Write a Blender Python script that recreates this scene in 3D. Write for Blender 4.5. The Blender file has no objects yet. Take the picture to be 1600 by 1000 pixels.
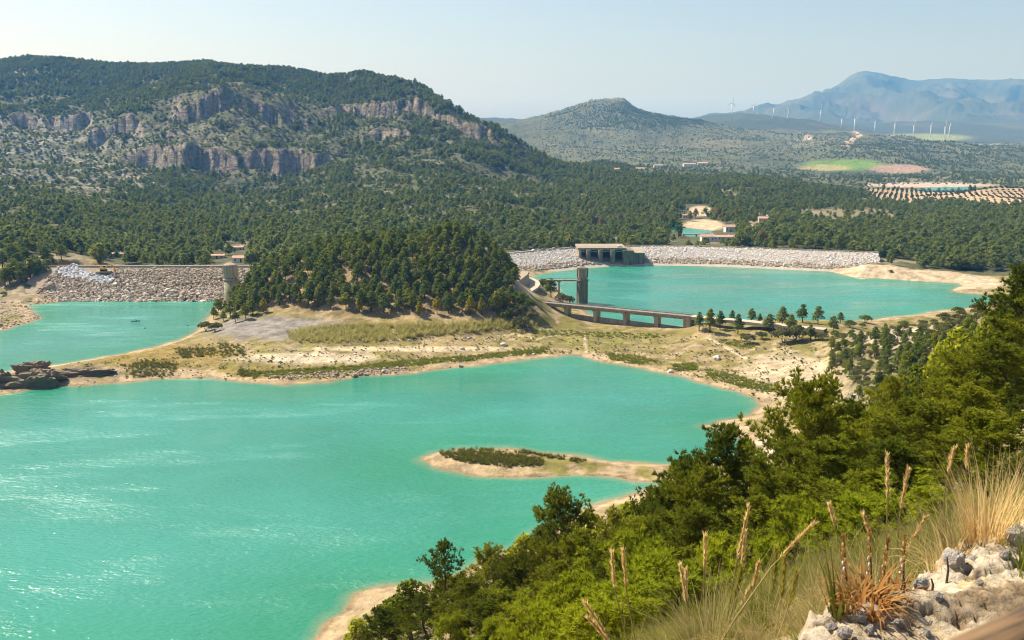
import bpy, math
import numpy as np
from mathutils import Vector, Matrix

# ------------------------------------------------------------------ camera, sky, sun, exposure
scene = bpy.context.scene
COL = scene.collection
H = 100.0                                   # eye height above the reservoir, metres
F = 1555.0 / 1600.0                         # focal length in picture widths (35 mm on a 36 mm sensor)
PITCH = math.atan((500 - 210) / 1555.0)     # camera looks down a little
cam_data = bpy.data.cameras.new('camera')
cam_data.lens = 36.0 * F
cam_data.sensor_width = 36.0
cam_data.clip_start = 0.05
cam_data.clip_end = 60000.0
cam_data.dof.use_dof = True
cam_data.dof.focus_distance = 24.0
cam_data.dof.aperture_fstop = 8.0
cam = bpy.data.objects.new('camera', cam_data)
COL.objects.link(cam)
cam.location = (0, 0, H)
cam.rotation_euler = (math.pi / 2 - PITCH, 0, 0)
scene.camera = cam

SUN_EL, SUN_AZ = math.radians(49), math.radians(57)      # azimuth turned from +Y towards -X
world = bpy.data.worlds.new('World')
scene.world = world
world.use_nodes = True
wn = world.node_tree
wn.nodes.clear()
sky = wn.nodes.new('ShaderNodeTexSky')
sky.sky_type = 'NISHITA'
sky.sun_disc = False
sky.sun_elevation = SUN_EL
sky.sun_rotation = -SUN_AZ
sky.altitude = 400
sky.air_density = 1.0
sky.dust_density = 2.6
sky.ozone_density = 1.0
bg = wn.nodes.new('ShaderNodeBackground')
bg.inputs['Strength'].default_value = 0.09
wo = wn.nodes.new('ShaderNodeOutputWorld')
wn.links.new(sky.outputs[0], bg.inputs[0])
wn.links.new(bg.outputs[0], wo.inputs[0])

sun_data = bpy.data.lights.new('sun', 'SUN')
sun_data.energy = 4.9
sun_data.angle = math.radians(0.53)
sun_data.color = (1.0, 0.94, 0.84)
sun = bpy.data.objects.new('sun', sun_data)
COL.objects.link(sun)
SUNV = Vector((-math.sin(SUN_AZ) * math.cos(SUN_EL), math.cos(SUN_AZ) * math.cos(SUN_EL), math.sin(SUN_EL)))
sun.rotation_euler = SUNV.to_track_quat('Z', 'Y').to_euler()
sun.location = SUNV * 300 + Vector((0, 0, 100))

vs = scene.view_settings
vs.view_transform = 'Standard'
vs.look = 'None'
vs.exposure = 0.72
vs.gamma = 1.0
vs.use_curve_mapping = False
scene.render.engine = 'CYCLES'
cy = scene.cycles
cy.use_denoising = True
cy.max_bounces = 5
cy.diffuse_bounces = 2
cy.glossy_bounces = 2
cy.transmission_bounces = 3
cy.volume_bounces = 0
cy.transparent_max_bounces = 4
cy.caustics_reflective = False
cy.caustics_refractive = False
cy.sample_clamp_indirect = 6.0
cy.pixel_filter_type = 'BLACKMAN_HARRIS'
cy.filter_width = 1.05

rng = np.random.default_rng(11)

# ------------------------------------------------------------------ helpers
cP, sP = math.cos(PITCH), math.sin(PITCH)

def PY(u, v, Y):
    """point at forward distance Y seen in direction (u, v) of the 1600x1000 survey frame"""
    xc, yc = (u - 800) / 1555.0, (500 - v) / 1555.0
    t = Y / (cP + yc * sP)
    return (xc * t, Y, H + t * (-sP + yc * cP))

def PZ(u, v, z):
    """point at height z in that direction"""
    xc, yc = (u - 800) / 1555.0, (500 - v) / 1555.0
    t = (z - H) / (-sP + yc * cP)
    return (xc * t, t * (cP + yc * sP), z)

def UZ(u, Y, z):
    """point at column u, forward distance Y and height z"""
    k = (z - H) / Y
    yc = (k * cP + sP) / (cP - k * sP)
    t = Y / (cP + yc * sP)
    return ((u - 800) / 1555.0 * t, Y, z)

def proj(x, y, z):
    d = y * cP - (z - H) * sP
    return 800 + 1555 * x / d, 500 - 1555 * (y * sP + (z - H) * cP) / d

def _h(ix, iy, s):
    h = (ix.astype(np.int64) * 374761393 + iy.astype(np.int64) * 668265263 + s * 974634777) & 0xffffffff
    h = ((h ^ (h >> 13)) * 1274126177) & 0xffffffff
    h = h ^ (h >> 16)
    return (h & 0xffff) / 65535.0

def gnoise(x, y, s=0):
    ix, iy = np.floor(x), np.floor(y)
    fx, fy = x - ix, y - iy
    def g(ox, oy):
        a = _h(ix + ox, iy + oy, s) * 2 * np.pi
        return np.cos(a) * (fx - ox) + np.sin(a) * (fy - oy)
    sx = fx * fx * fx * (fx * (fx * 6 - 15) + 10)
    sy = fy * fy * fy * (fy * (fy * 6 - 15) + 10)
    a = g(0, 0) * (1 - sx) + g(1, 0) * sx
    b = g(0, 1) * (1 - sx) + g(1, 1) * sx
    return (a * (1 - sy) + b * sy) * 1.5

def fbm(x, y, o=4, s=0, gain=0.5):
    x, y = np.asarray(x, float), np.asarray(y, float)
    r, a, f = 0.0, 1.0, 1.0
    for k in range(o):
        r = r + a * gnoise(x * f + 17.3 * k, y * f - 9.1 * k, s + k)
        a *= gain
        f *= 2.03
    return r

def ridged(x, y, o=4, s=0):
    r, a, f = 0.0, 1.0, 1.0
    for k in range(o):
        r = r + a * (1 - 2 * np.abs(gnoise(x * f + 7.7 * k, y * f + 3.1 * k, s + k)))
        a *= 0.5
        f *= 2.1
    return r - 0.9

def sstep(a, b, x):
    t = np.clip((x - a) / (b - a), 0, 1)
    return t * t * (3 - 2 * t)

def lerp(a, b, t):
    return a + (b - a) * t

def mesh_np(name, V, Fc, mats=None, smooth=False, fmat=None):
    V = np.asarray(V, np.float32)
    Fc = np.asarray(Fc, np.int32)
    me = bpy.data.meshes.new(name)
    n, k = Fc.shape
    me.vertices.add(len(V))
    me.vertices.foreach_set('co', V.ravel())
    me.loops.add(n * k)
    me.loops.foreach_set('vertex_index', Fc.ravel())
    me.polygons.add(n)
    me.polygons.foreach_set('loop_start', np.arange(0, n * k, k, dtype=np.int32))
    if smooth:
        me.polygons.foreach_set('use_smooth', np.ones(n, bool))
    for m in (mats or []):
        me.materials.append(m)
    if fmat is not None:
        me.polygons.foreach_set('material_index', np.asarray(fmat, np.int32))
    me.update(calc_edges=True)
    me.validate()
    return me

class MB:
    """collects faces of mixed size for one mesh"""
    def __init__(self):
        self.v, self.f = [], []
    def add(self, vs_, fs_):
        o = len(self.v)
        self.v += [tuple(p) for p in vs_]
        self.f += [tuple(i + o for i in f) for f in fs_]
        return self
    def box(self, c, s, rz=0.0, taper=1.0):
        x, y, z = s[0] / 2, s[1] / 2, s[2] / 2
        ca, sa = math.cos(rz), math.sin(rz)
        P = []
        for k, zz in ((1.0, -z), (taper, z)):
            for a, b in ((-x, -y), (x, -y), (x, y), (-x, y)):
                a, b = a * k, b * k
                P.append((c[0] + a * ca - b * sa, c[1] + a * sa + b * ca, c[2] + zz))
        return self.add(P, [(3, 2, 1, 0), (4, 5, 6, 7), (0, 1, 5, 4), (1, 2, 6, 5), (2, 3, 7, 6), (3, 0, 4, 7)])
    def beam(self, a, b, w, h):
        """bar of width w and height h between two points, a and b on its centre line"""
        a, b = Vector(a), Vector(b)
        d = (b - a).normalized()
        s = d.cross(Vector((0, 0, 1)))
        s = s.normalized() if s.length > 1e-4 else Vector((1, 0, 0))
        q = s.cross(d)
        P = []
        for p in (a, b):
            for i, j in ((-1, -1), (1, -1), (1, 1), (-1, 1)):
                P.append(p + s * (i * w / 2) + q * (j * h / 2))
        return self.add(P, [(0, 1, 2, 3), (7, 6, 5, 4), (0, 4, 5, 1), (1, 5, 6, 2), (2, 6, 7, 3), (3, 7, 4, 0)])
    def tube(self, pts, rad, n=6, cap=True):
        pts = [Vector(p) for p in pts]
        P, Fs = [], []
        for i, p in enumerate(pts):
            d = (pts[min(i + 1, len(pts) - 1)] - pts[max(i - 1, 0)]).normalized()
            a = d.cross(Vector((0.31, 0.2, 0.93)))
            if a.length < 1e-3:
                a = d.cross(Vector((1, 0, 0)))
            a.normalize()
            b = d.cross(a)
            r = rad[i] if hasattr(rad, '__len__') else rad
            for k in range(n):
                t = 2 * math.pi * k / n
                P.append(p + a * (r * math.cos(t)) + b * (r * math.sin(t)))
        for i in range(len(pts) - 1):
            for k in range(n):
                Fs.append((i * n + k, i * n + (k + 1) % n, (i + 1) * n + (k + 1) % n, (i + 1) * n + k))
        if cap:
            Fs.append(tuple(range(n - 1, -1, -1)))
            Fs.append(tuple((len(pts) - 1) * n + k for k in range(n)))
        return self.add(P, Fs)
    def prism(self, outline, z0, z1, taper=1.0, c=(0, 0)):
        n = len(outline)
        P = [(x, y, z0) for x, y in outline] + [(c[0] + (x - c[0]) * taper, c[1] + (y - c[1]) * taper, z1) for x, y in outline]
        Fs = [tuple(range(n - 1, -1, -1)), tuple(range(n, 2 * n))]
        Fs += [(i, (i + 1) % n, n + (i + 1) % n, n + i) for i in range(n)]
        return self.add(P, Fs)
    def mesh(self, name, mat=None, smooth=False):
        me = bpy.data.meshes.new(name)
        me.from_pydata(self.v, [], self.f)
        if mat:
            me.materials.append(mat)
        if smooth:
            me.polygons.foreach_set('use_smooth', [True] * len(me.polygons))
        me.update()
        return me
    def build(self, name, mat=None, parent=None, smooth=False):
        return obj(name, self.mesh(name, mat, smooth), parent)

def obj(name, me, parent=None, loc=None):
    o = bpy.data.objects.new(name, me)
    COL.objects.link(o)
    if parent is not None:
        o.parent = parent
    if loc is not None:
        o.location = loc
    return o

def tag(o, label=None, cat=None, group=None, kind=None):
    if label: o['label'] = label
    if cat: o['category'] = cat
    if group: o['group'] = group
    if kind: o['kind'] = kind
    return o

def thing(name, label, cat, loc=(0, 0, 0), rz=0.0, group=None):
    o = bpy.data.objects.new(name, None)
    COL.objects.link(o)
    o.empty_display_size = 0.3
    o.location = loc
    o.rotation_euler = (0, 0, rz)
    return tag(o, label, cat, group)

# ------------------------------------------------------------------ materials
def new_mat(name):
    m = bpy.data.materials.new(name)
    m.use_nodes = True
    m.node_tree.nodes.clear()
    return m, m.node_tree

def N(nt, t, **kw):
    n = nt.nodes.new(t)
    for k, v in kw.items():
        if k in n.inputs:
            n.inputs[k].default_value = v
        else:
            setattr(n, k, v)
    return n

def L(nt, a, b):
    nt.links.new(a, b)

def noise_node(nt, co, scale, detail=3, rough=0.55):
    n = N(nt, 'ShaderNodeTexNoise')
    n.inputs['Scale'].default_value = scale
    n.inputs['Detail'].default_value = detail
    n.inputs['Roughness'].default_value = rough
    L(nt, co, n.inputs['Vector'])
    return n.outputs['Fac']

def ramp(nt, fac, stops):
    r = N(nt, 'ShaderNodeValToRGB')
    el = r.color_ramp.elements
    while len(el) < len(stops):
        el.new(0.5)
    for e, (p, c) in zip(el, stops):
        e.position = p
        e.color = (c[0], c[1], c[2], 1) if hasattr(c, '__len__') else (c, c, c, 1)
    L(nt, fac, r.inputs[0])
    return r.outputs[0]

def mixc(nt, fac, a, b, mode='MIX'):
    m = N(nt, 'ShaderNodeMix', data_type='RGBA', blend_type=mode)
    for sock, val in ((m.inputs[0], fac), (m.inputs[6], a), (m.inputs[7], b)):
        if hasattr(val, 'is_linked'):
            L(nt, val, sock)
        elif hasattr(val, '__len__'):
            sock.default_value = (val[0], val[1], val[2], 1)
        else:
            sock.default_value = val
    return m.outputs[2]

def math_n(nt, op, a, b=None, c=None):
    m = N(nt, 'ShaderNodeMath', operation=op)
    for sock, val in zip(m.inputs, (a, b, c)):
        if val is None:
            continue
        if hasattr(val, 'is_linked'):
            L(nt, val, sock)
        else:
            sock.default_value = val
    return m.outputs[0]

def simple_mat(name, c1, c2=None, scale=1.0, rough=0.85, bump=0.0, bscale=None, coord='Object', streak=None, spec=0.3, metal=0.0):
    """two-tone noise surface with fine relief; streak = darker vertical runs of dirt"""
    m, nt = new_mat(name)
    tc = N(nt, 'ShaderNodeTexCoord').outputs[coord]
    out = N(nt, 'ShaderNodeOutputMaterial')
    p = N(nt, 'ShaderNodeBsdfPrincipled')
    p.inputs['Roughness'].default_value = rough
    p.inputs['Specular IOR Level'].default_value = spec
    p.inputs['Metallic'].default_value = metal
    L(nt, p.outputs[0], out.inputs[0])
    if c2 is None:
        p.inputs['Base Color'].default_value = (*c1, 1)
    else:
        c = ramp(nt, noise_node(nt, tc, scale, 5, 0.6), [(0.3, c1), (0.7, c2)])
        if streak:
            mp = N(nt, 'ShaderNodeMapping')
            mp.inputs['Scale'].default_value = (1.2, 1.2, 0.06)
            L(nt, tc, mp.inputs[0])
            f = ramp(nt, noise_node(nt, mp.outputs[0], 1.1, 4, 0.6), [(0.42, 0.0), (0.62, 1.0)])
            c = mixc(nt, math_n(nt, 'MULTIPLY', f, 0.75), c, streak)
        L(nt, c, p.inputs['Base Color'])
    if bump:
        b = N(nt, 'ShaderNodeBump')
        b.inputs['Strength'].default_value = 1.0
        b.inputs['Distance'].default_value = bump
        L(nt, noise_node(nt, tc, bscale or scale * 6, 4, 0.6), b.inputs['Height'])
        L(nt, b.outputs[0], p.inputs['Normal'])
    return m

def foliage_mat(name, c1, c2, c3=None, trans=0.35, vary=0.25, spec=0.0, each=0.6):
    """leaf colour changes from plant to plant and within a crown"""
    m, nt = new_mat(name)
    oi = N(nt, 'ShaderNodeObjectInfo')
    geo = N(nt, 'ShaderNodeNewGeometry')
    tc = N(nt, 'ShaderNodeTexCoord').outputs['Object']
    f = math_n(nt, 'ADD', math_n(nt, 'MULTIPLY', oi.outputs['Random'], each), math_n(nt, 'MULTIPLY', geo.outputs['Random Per Island'], 1 - each))
    stops = [(0.0, c1), (1.0, c2)] if c3 is None else [(0.0, c1), (0.72, c2), (1.0, c3)]
    c = ramp(nt, f, stops)
    k = math_n(nt, 'MULTIPLY_ADD', noise_node(nt, tc, 0.7, 2), vary * 2, 1 - vary)
    hs = N(nt, 'ShaderNodeHueSaturation')
    L(nt, c, hs.inputs['Color'])
    L(nt, k, hs.inputs['Value'])
    c = hs.outputs[0]
    d = N(nt, 'ShaderNodeBsdfDiffuse')
    t = N(nt, 'ShaderNodeBsdfTranslucent')
    L(nt, c, d.inputs[0])
    L(nt, c, t.inputs[0])
    mx = N(nt, 'ShaderNodeMixShader')
    mx.inputs[0].default_value = trans
    L(nt, d.outputs[0], mx.inputs[1])
    L(nt, t.outputs[0], mx.inputs[2])
    sh = mx.outputs[0]
    if spec:
        g = N(nt, 'ShaderNodeBsdfGlossy')
        g.inputs['Roughness'].default_value = 0.45
        m2 = N(nt, 'ShaderNodeMixShader')
        m2.inputs[0].default_value = spec
        L(nt, sh, m2.inputs[1])
        L(nt, g.outputs[0], m2.inputs[2])
        sh = m2.outputs[0]
    out = N(nt, 'ShaderNodeOutputMaterial')
    L(nt, sh, out.inputs[0])
    return m

# ------------------------------------------------------------------ terrain: one sheet from the viewpoint to the horizon
def pl(s):
    return [tuple(float(q) for q in p.split(',')) for p in s.split()]

C = []
def cv(s, Y):                    # "u,v ..." all at distance Y, or "u,v,Y ..."
    for p in pl(s):
        C.append(PY(p[0], p[1], Y if len(p) < 3 else p[2]))
def cz(s):                       # "u,v,z ..."
    for p in pl(s):
        C.append(PZ(*p))
def cu(u, s):                    # column u: "Y,z ..."
    for p in pl(s):
        C.append(UZ(u, p[0], p[1]))

# western mountain: skyline, hump with cliffs, lower slopes
ridge = pl("-260,110,2800 -100,98,2750 0,99,2700 50,91,2700 100,94,2700 150,100,2680 200,105,2650 260,104,2620 320,100,2600 370,108,2550 400,110,2500 447,105,2450 490,114,2400 510,120,2350 560,119,2300 600,125,2250 640,133,2200 670,151,2150 700,170,2050 720,181,2000 760,200,1930 800,226,1850 830,254,1800 850,276,1750")
for u, v, Y in ridge:
    C.append(PY(u, v, Y))
    C.append(PY(u, v + 45, Y * 1.22))
    C.append(PY(u, max(v + 75, 220), Y * 1.5))
cv("300,138 350,131 400,134", 2060)
cv("200,174,2000 440,168,2010 480,205,1930 130,218,1920 250,190,1900 330,196,1860 400,200,1850 300,240,1740 330,268,1700 440,266,1690 250,272,1670 380,235,1760", 0)
cv("300,300,1500 420,298,1480 200,300,1400 100,282,1500 0,240,1800 0,192,2050 50,205,1980 150,236,1820 0,150,2350 100,150,2350 180,142,2350 250,125,2400 -200,200,2000 -200,300,1250", 0)
cv("0,300,1250 0,352,900 100,374,900 200,398,800 100,332,1050 200,342,1050 300,362,950 400,374,900 300,332,1200 450,330,1200", 0)
cv("560,182,2000 650,192,1900 700,232,1720 600,242,1700 650,262,1520 600,292,1350 500,312,1270 700,292,1350 780,302,1300 750,332,1100 850,312,1300 500,342,1050 600,332,1050 480,250,1750 520,150,2200", 0)
cv("200,412,700 400,410,700 300,402,760 480,400,720 560,390,800 680,370,900 780,380,850", 0)
cv("0,385,690 40,402,668 84,411,646 60,438,626 20,448,616 92,450,618 0,468,600 -60,400,680 -100,385,690 -250,380,700 -100,470,600", 0)
# valley below the dams and the hills behind
cv("900,378,900 1000,382,880 850,374,950 1090,366,1000 1000,347,1150 900,342,1150 950,312,1400 850,293,1550 900,283,1700 1000,292,1650 1100,302,1500 1080,328,1250 1150,332,1250 1200,347,1100 1200,302,1500 1190,287,1800 920,250,2400 860,258,2100 1000,264,2600 1100,264,2800 1150,277,2300 1050,276,2200 1250,290,1900", 0)
cv("740,206,5200 780,194 830,182 880,172 905,166 915,161 935,155 955,162 975,155 988,170 1000,177 1040,187,4900 1070,194,4800 1100,202,4700 1130,215,4400 1180,228,4000 1220,243,3600", 5000)
cv("740,226,6300 830,210,6300 935,195,6300 1000,202,6300 1050,205,6000", 0)
cv("900,222,4000 1000,232,3800 1100,247,3300 850,238,3500 820,252,2800 950,200,4500 1040,215,4200 880,200,4500", 0)
cv("730,183 770,187 800,184 830,188 1070,190 1110,180 1160,175 1200,182 1240,189,6300 1280,193,6200 1320,200,6000", 6900)
cv("730,213 800,210 1070,208 1160,200", 8300)
cv("1300,217 1340,206 1400,219 1450,227,4300 1500,232,4000 1600,237,3900 1750,240,3900 1250,228", 4500)
cv("1400,240 1500,250 1600,252 1300,245", 3500)
cv("1250,264,3200 1350,270,3000 1500,272,2900 1600,277,2700 1450,294,2150 1530,293,2150 1750,280,2700 1400,291,2300 1600,290,2200", 0)
cv("1380,210,7000 1450,216,7000 1500,219,6500 1600,223,6500 1330,208,6300 1750,225,6500 1360,216,5600 1440,228,5400", 0)
far = pl("1040,200 1120,190 1190,176 1230,165 1265,152 1300,140 1320,125 1335,113 1350,109 1370,114 1395,121 1420,128 1450,132 1460,128 1500,125 1560,127 1600,126 1700,132 1850,150")
for u, v in far:
    C.append(PY(u, v, 14000))
    C.append(PY(u, v + 40, 19000))
cv("1300,186 1400,192 1500,197,9000 1600,192,9000 1250,188", 9500)
cv("1380,160 1480,165 1330,160 1560,160 1440,150", 11800)
cv("1420,155 1525,150", 12600)
cv("1450,187 1500,190", 8700)
for u in (-600, -200, 200, 600, 900):
    C.append(UZ(u, 9000, -20)); C.append(UZ(u, 22000, 20))
C.append(UZ(1300, 24000, 60)); C.append(UZ(1900, 24000, 60))
# olive slopes and wooded bank beyond the eastern lake
cv("1380,303,1700 1450,320,1500 1550,300,1650 1600,316,1450 1500,342,1200 1400,346,1150 1300,322,1400 1300,352,1100 1500,305,1750 1440,308,1700 1600,297,1800", 0)
cv("1400,372,950 1600,352,1000 1600,400,800 1450,402,800 1350,402,800 1450,416,735 1400,413,715 1300,406,745 1500,428,690 1250,388,788 1300,395,775 1330,400,765 1540,448,650 1700,400,800 1750,350,1000 1570,440,660", 0)
# low ground between the lakes
cz("500,560,3 700,540,3 900,540,2.5 1100,548,2.5 1200,560,3 1250,600,3 400,560,3 430,545,4 600,532,4 800,508,5 1290,560,5 1280,640,4 200,572,3 280,530,3.5 100,585,3 983,522,1.0 1060,526,1.2 870,512,1.6 920,520,1.0 1120,535,2 1210,700,2")
cz("1095,508,7 1200,512,7 1280,514,8.5 835,452,9.5 852,468,9 820,470,9 850,440,9.5 865,475,4")
cu(1085, "480,2 500,6.5 515,6 530,2"); cu(1200, "475,3.5 495,7 512,7 530,2")
# wooded hill
cv("350,470,548 380,450,552 430,420,560 500,396,565 560,382,568 620,374,566 700,366,562 740,372,560 780,402,548 812,436,540 828,456,532", 0)
cv("335,508,505 400,503,502 500,494,500 600,492,498 700,490,498 800,484,502 825,480,510", 0)
cv("500,444,530 600,434,530 700,430,527 650,398,550 430,465,530 770,440,525", 0)
for u in (420, 500, 600, 700, 780):
    C.append(UZ(u, 625, 10)); C.append(UZ(u, 595, 30 if 480 < u < 760 else 16))
# spur on the eastern side
cv("1600,462,330 1550,474,345 1480,488,370 1400,504,395 1330,520,420 1310,590,385 1400,590,300 1360,545,372 1430,560,330 1500,560,290 1340,570,370 1450,520,365 1600,520,280 1700,450,320", 0)
cu(1500, "420,12 450,3"); cu(1600, "400,14 440,3"); cu(1400, "435,6 460,2"); cu(1750, "420,14")
# the slope below the viewpoint
for u, s in ((-500, "4,97 10,93 30,80 60,63 100,41 150,13 175,2"), (0, "4,97 10,93 30,80 60,63 100,41 150,13 178,2"),
             (400, "4,97 10,93.2 30,81 60,64 100,42 150,14 180,2"), (700, "4,97.2 10,94 30,82 60,66 100,47 150,21 195,4"),
             (900, "4,97.0 10,93.6 20,87.5 40,76 60,66.5 100,49 150,25 210,5"),
             (1050, "4,97.2 8,95.4 14,92.3 25,85 40,78 60,67 100,50 200,14 262,2"), (1200, "4,97.5 8,95.8 14,92.9 25,86.5 40,80 60,70 100,55 150,38 200,24 250,11 296,2"),
             (1350, "4,97.7 8,96.1 14,93.4 25,87.8 40,83 60,74 100,60 150,46 200,33 250,22"), (1500, "5,97.7 8,96.4 14,93.8 25,89.4 40,86 60,79.5 100,69 150,55 200,43 250,36"),
             (1600, "6,97.1 14,94 25,90.5 40,87.5 60,82.5 100,75 150,60 200,47 250,38"), (1900, "6,98.2 14,96 30,92 60,88 100,82 150,66 220,48")):
    cu(u, s)
for x in (-4, 0, 4):
    C.append((x, 0.0, 98.3)); C.append((x, 2.0, 97.9)); C.append((x, -5, 98.6))
C = np.array(C)

Y0 = 6.0
def spaced(a, b, n):
    return list(np.exp(np.linspace(math.log(a + Y0), math.log(b + Y0), n, endpoint=False)) - Y0)
ROWS = np.array(spaced(-5, 12, 60) + spaced(12, 180, 130) + spaced(180, 830, 330) + spaced(830, 3400, 340) + spaced(3400, 26000, 230) + [26000.0])
core = np.arange(-0.535, 0.5351, 0.0018)
outer = 0.535 + 0.0018 * np.cumsum(1.13 ** np.arange(1, 31))
COLS = np.concatenate([-outer[::-1], core, outer])
nr, nc = len(ROWS), len(COLS)

def rbf_fit(P):
    q = np.stack([P[:, 0] / (P[:, 1] + Y0) * 2.0, np.log(P[:, 1] + Y0)], 1)
    A = np.linalg.norm(q[:, None] - q[None], axis=2)
    n = len(q)
    A[np.arange(n), np.arange(n)] = -0.001
    M = np.zeros((n + 1, n + 1)); M[:n, :n] = -A; M[:n, n] = 1; M[n, :n] = 1
    w = np.linalg.solve(M, np.append((P[:, 2] - H) / (P[:, 1] + 25), 0))     # heights as view slopes: even weight near and far
    return q, w

def rbf_eval(qw, a, Y):
    q, w = qw
    g = np.stack([a * 2.0, np.log(Y + Y0)], -1).reshape(-1, 2)
    r = np.empty(len(g))
    for i in range(0, len(g), 20000):
        d = np.sqrt(((g[i:i + 20000, None] - q[None]) ** 2).sum(2))
        r[i:i + 20000] = -d @ w[:-1] + w[-1]
    return (r * (Y.ravel() + 25) + H).reshape(a.shape)

qw = rbf_fit(C)
ri = np.unique(np.concatenate([np.arange(0, nr - 231, 4), np.arange(nr - 231, nr, 2)]))
ci = np.unique(np.append(np.arange(0, nc, 4), nc - 1))
Ac, Yc = np.meshgrid(COLS[ci], ROWS[ri])
Zc = rbf_eval(qw, Ac, Yc)
tmp = np.stack([np.interp(np.arange(nc), ci, Zc[k]) for k in range(len(ri))])
Z = np.stack([np.interp(np.arange(nr), ri, tmp[:, k]) for k in range(nc)], 1)
A2, Y2 = np.meshgrid(COLS, ROWS)
X2 = A2 * (Y2 + Y0)
for _ in range(2):                       # take the corners off the interpolation
    Z[1:-1, 1:-1] = (Z[1:-1, 1:-1] * 2 + Z[:-2, 1:-1] + Z[2:, 1:-1] + Z[1:-1, :-2] + Z[1:-1, 2:]) / 6
Z0 = Z.copy()
U2, V2 = proj(X2, np.maximum(Y2, 0.5), Z)

# relief: gullies and spurs on the hills, small bumps elsewhere
mt = sstep(1150, 1700, Y2)
lf = sstep(930, 780, U2)
Z = Z + mt * lf * (16 * ridged(X2 / 330, Y2 / 330, 4, 3) + 3.5 * fbm(X2 / 55, Y2 / 55, 3, 9)) * sstep(2900, 2300, Y2)
Z = Z + mt * lf * sstep(2000, 2600, Y2) * 5 * fbm(X2 / 160, Y2 / 160, 3, 29)
Z = Z + mt * (1 - lf) * sstep(5600, 3000, Y2) * 9 * ridged(X2 / 420, Y2 / 420, 4, 5)
Z = Z + sstep(3000, 4200, Y2) * sstep(8200, 6000, Y2) * 26 * ridged(X2 / 900, Y2 / 900, 5, 6)
Z = Z + sstep(8500, 11000, Y2) * (150 * ridged(X2 / 1500, Y2 / 2600, 5, 8)) * (1 - 0.75 * sstep(13000, 14000, Y2))
Z = Z + sstep(60, 160, Y2) * sstep(1300, 900, Y2) * 1.2 * fbm(X2 / 38, Y2 / 38, 4, 13)
Z = Z + sstep(10, 40, Y2) * sstep(260, 120, Y2) * 0.8 * fbm(X2 / 9, Y2 / 9, 3, 14)

def seg_dist(X, Y, line, closed=False):
    P = list(line) + ([line[0]] if closed else [])
    best = np.full(X.shape, 1e9)
    par = np.zeros(X.shape); side = np.zeros(X.shape)
    for i in range(len(P) - 1):
        (ax, ay), (bx, by) = P[i][:2], P[i + 1][:2]
        dx, dy = bx - ax, by - ay
        t = np.clip(((X - ax) * dx + (Y - ay) * dy) / (dx * dx + dy * dy + 1e-9), 0, 1)
        d = np.hypot(X - ax - t * dx, Y - ay - t * dy)
        m = d < best
        best = np.where(m, d, best)
        par = np.where(m, (i + t) / (len(P) - 1), par)
        side = np.where(m, np.sign(dx * (Y - ay) - dy * (X - ax)), side)
    return best, par, side

# limestone cliffs on the western mountain and other rock steps
def cliff(s, Yd, h, w, Ld, seed):
    global Z
    line = [PY(u, v, Yv)[:2] for u, v, Yv in [(p[0], p[1], p[2] if len(p) > 2 else Yd) for p in pl(s)]]
    xs = [p[0] for p in line]; ys = [p[1] for p in line]
    r0, r1 = np.searchsorted(ROWS, min(ys) - 4 * Ld), np.searchsorted(ROWS, max(ys) + 4 * Ld)
    X, Y = X2[r0:r1], Y2[r0:r1]
    d, t, sd = seg_dist(X, Y, line)
    wob = w * 2.6 * fbm(X / 70, Y / 90, 4, seed) + w * 0.8 * fbm(X / 22, Y / 22, 3, seed + 2)
    e = d * sd + wob
    tap = sstep(0, 0.15, t) * sstep(1, 0.85, t) * (0.75 + 0.5 * fbm(X / 80, Y / 80, 2, seed + 7))
    Z[r0:r1] += h * tap * (sstep(-w, w, e) - 0.5) * np.exp(-np.abs(e) / Ld)
cliff("170,215,1800 230,235,1760 290,250,1725 340,252,1712 400,252,1705 470,255,1700 540,262,1690", 0, 52, 9, 90, 41)
cliff("270,178,1900 310,172,1920 350,168,1930 400,170,1925 450,178,1915", 0, 46, 8, 80, 42)
cliff("130,210,1905 180,190,1930 215,180,1950", 0, 34, 8, 70, 43)
cliff("-60,150,2100 0,168,2060 60,180,2040 110,190,2030 150,196,2020", 0, 45, 9, 80, 44)
cliff("480,165,2000 540,158,2020 600,168,2000 660,180,1960 720,205,1880 790,235,1790", 0, 38, 8, 70, 45)
cliff("560,215,1800 620,205,1820 690,225,1760 740,245,1700", 0, 26, 7, 60, 46)
cliff("400,305,1440 440,304,1440 480,306,1430", 0, 16, 4, 40, 47)
cliff("280,140,2040 340,132,2070 400,132,2080 450,150,2050", 0, 18, 6, 50, 48)

# ---------------- the lakes
def shore(s):
    return [PZ(p[0], p[1], 0.0)[:2] for p in pl(s)]
LAKE_W = shore("-500,640 -200,632 -60,626 0,618 50,608 100,603 150,601 200,598 250,592 300,590 350,594 400,598 450,602 500,598 560,590 620,585 700,577 760,570 800,565 850,559 900,556 950,567 1000,575 1050,585 1100,600 1150,612 1180,622 1192,634 1180,646 1150,655 1105,663 1100,667 1125,671 1160,686 1195,706 1180,716 1120,722 1055,727 950,720 850,708 800,701 720,701 680,708 660,715 655,720 668,726 700,735 760,742 850,742 950,746 1040,756 1005,768 930,790 850,830 760,880 690,912 640,917 600,919 560,930 530,955 500,985 480,1004 440,1050 300,1085 0,1095 -500,1100")
LAKE_N = shore("-500,560 -200,535 -60,525 0,517 40,506 66,497 52,487 38,477 70,474 105,471 135,467 200,467 300,468 352,470 340,478 329,490 312,513 295,525 250,540 205,550 150,560 100,568 40,577 0,583 -60,594 -200,606 -500,612")
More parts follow.
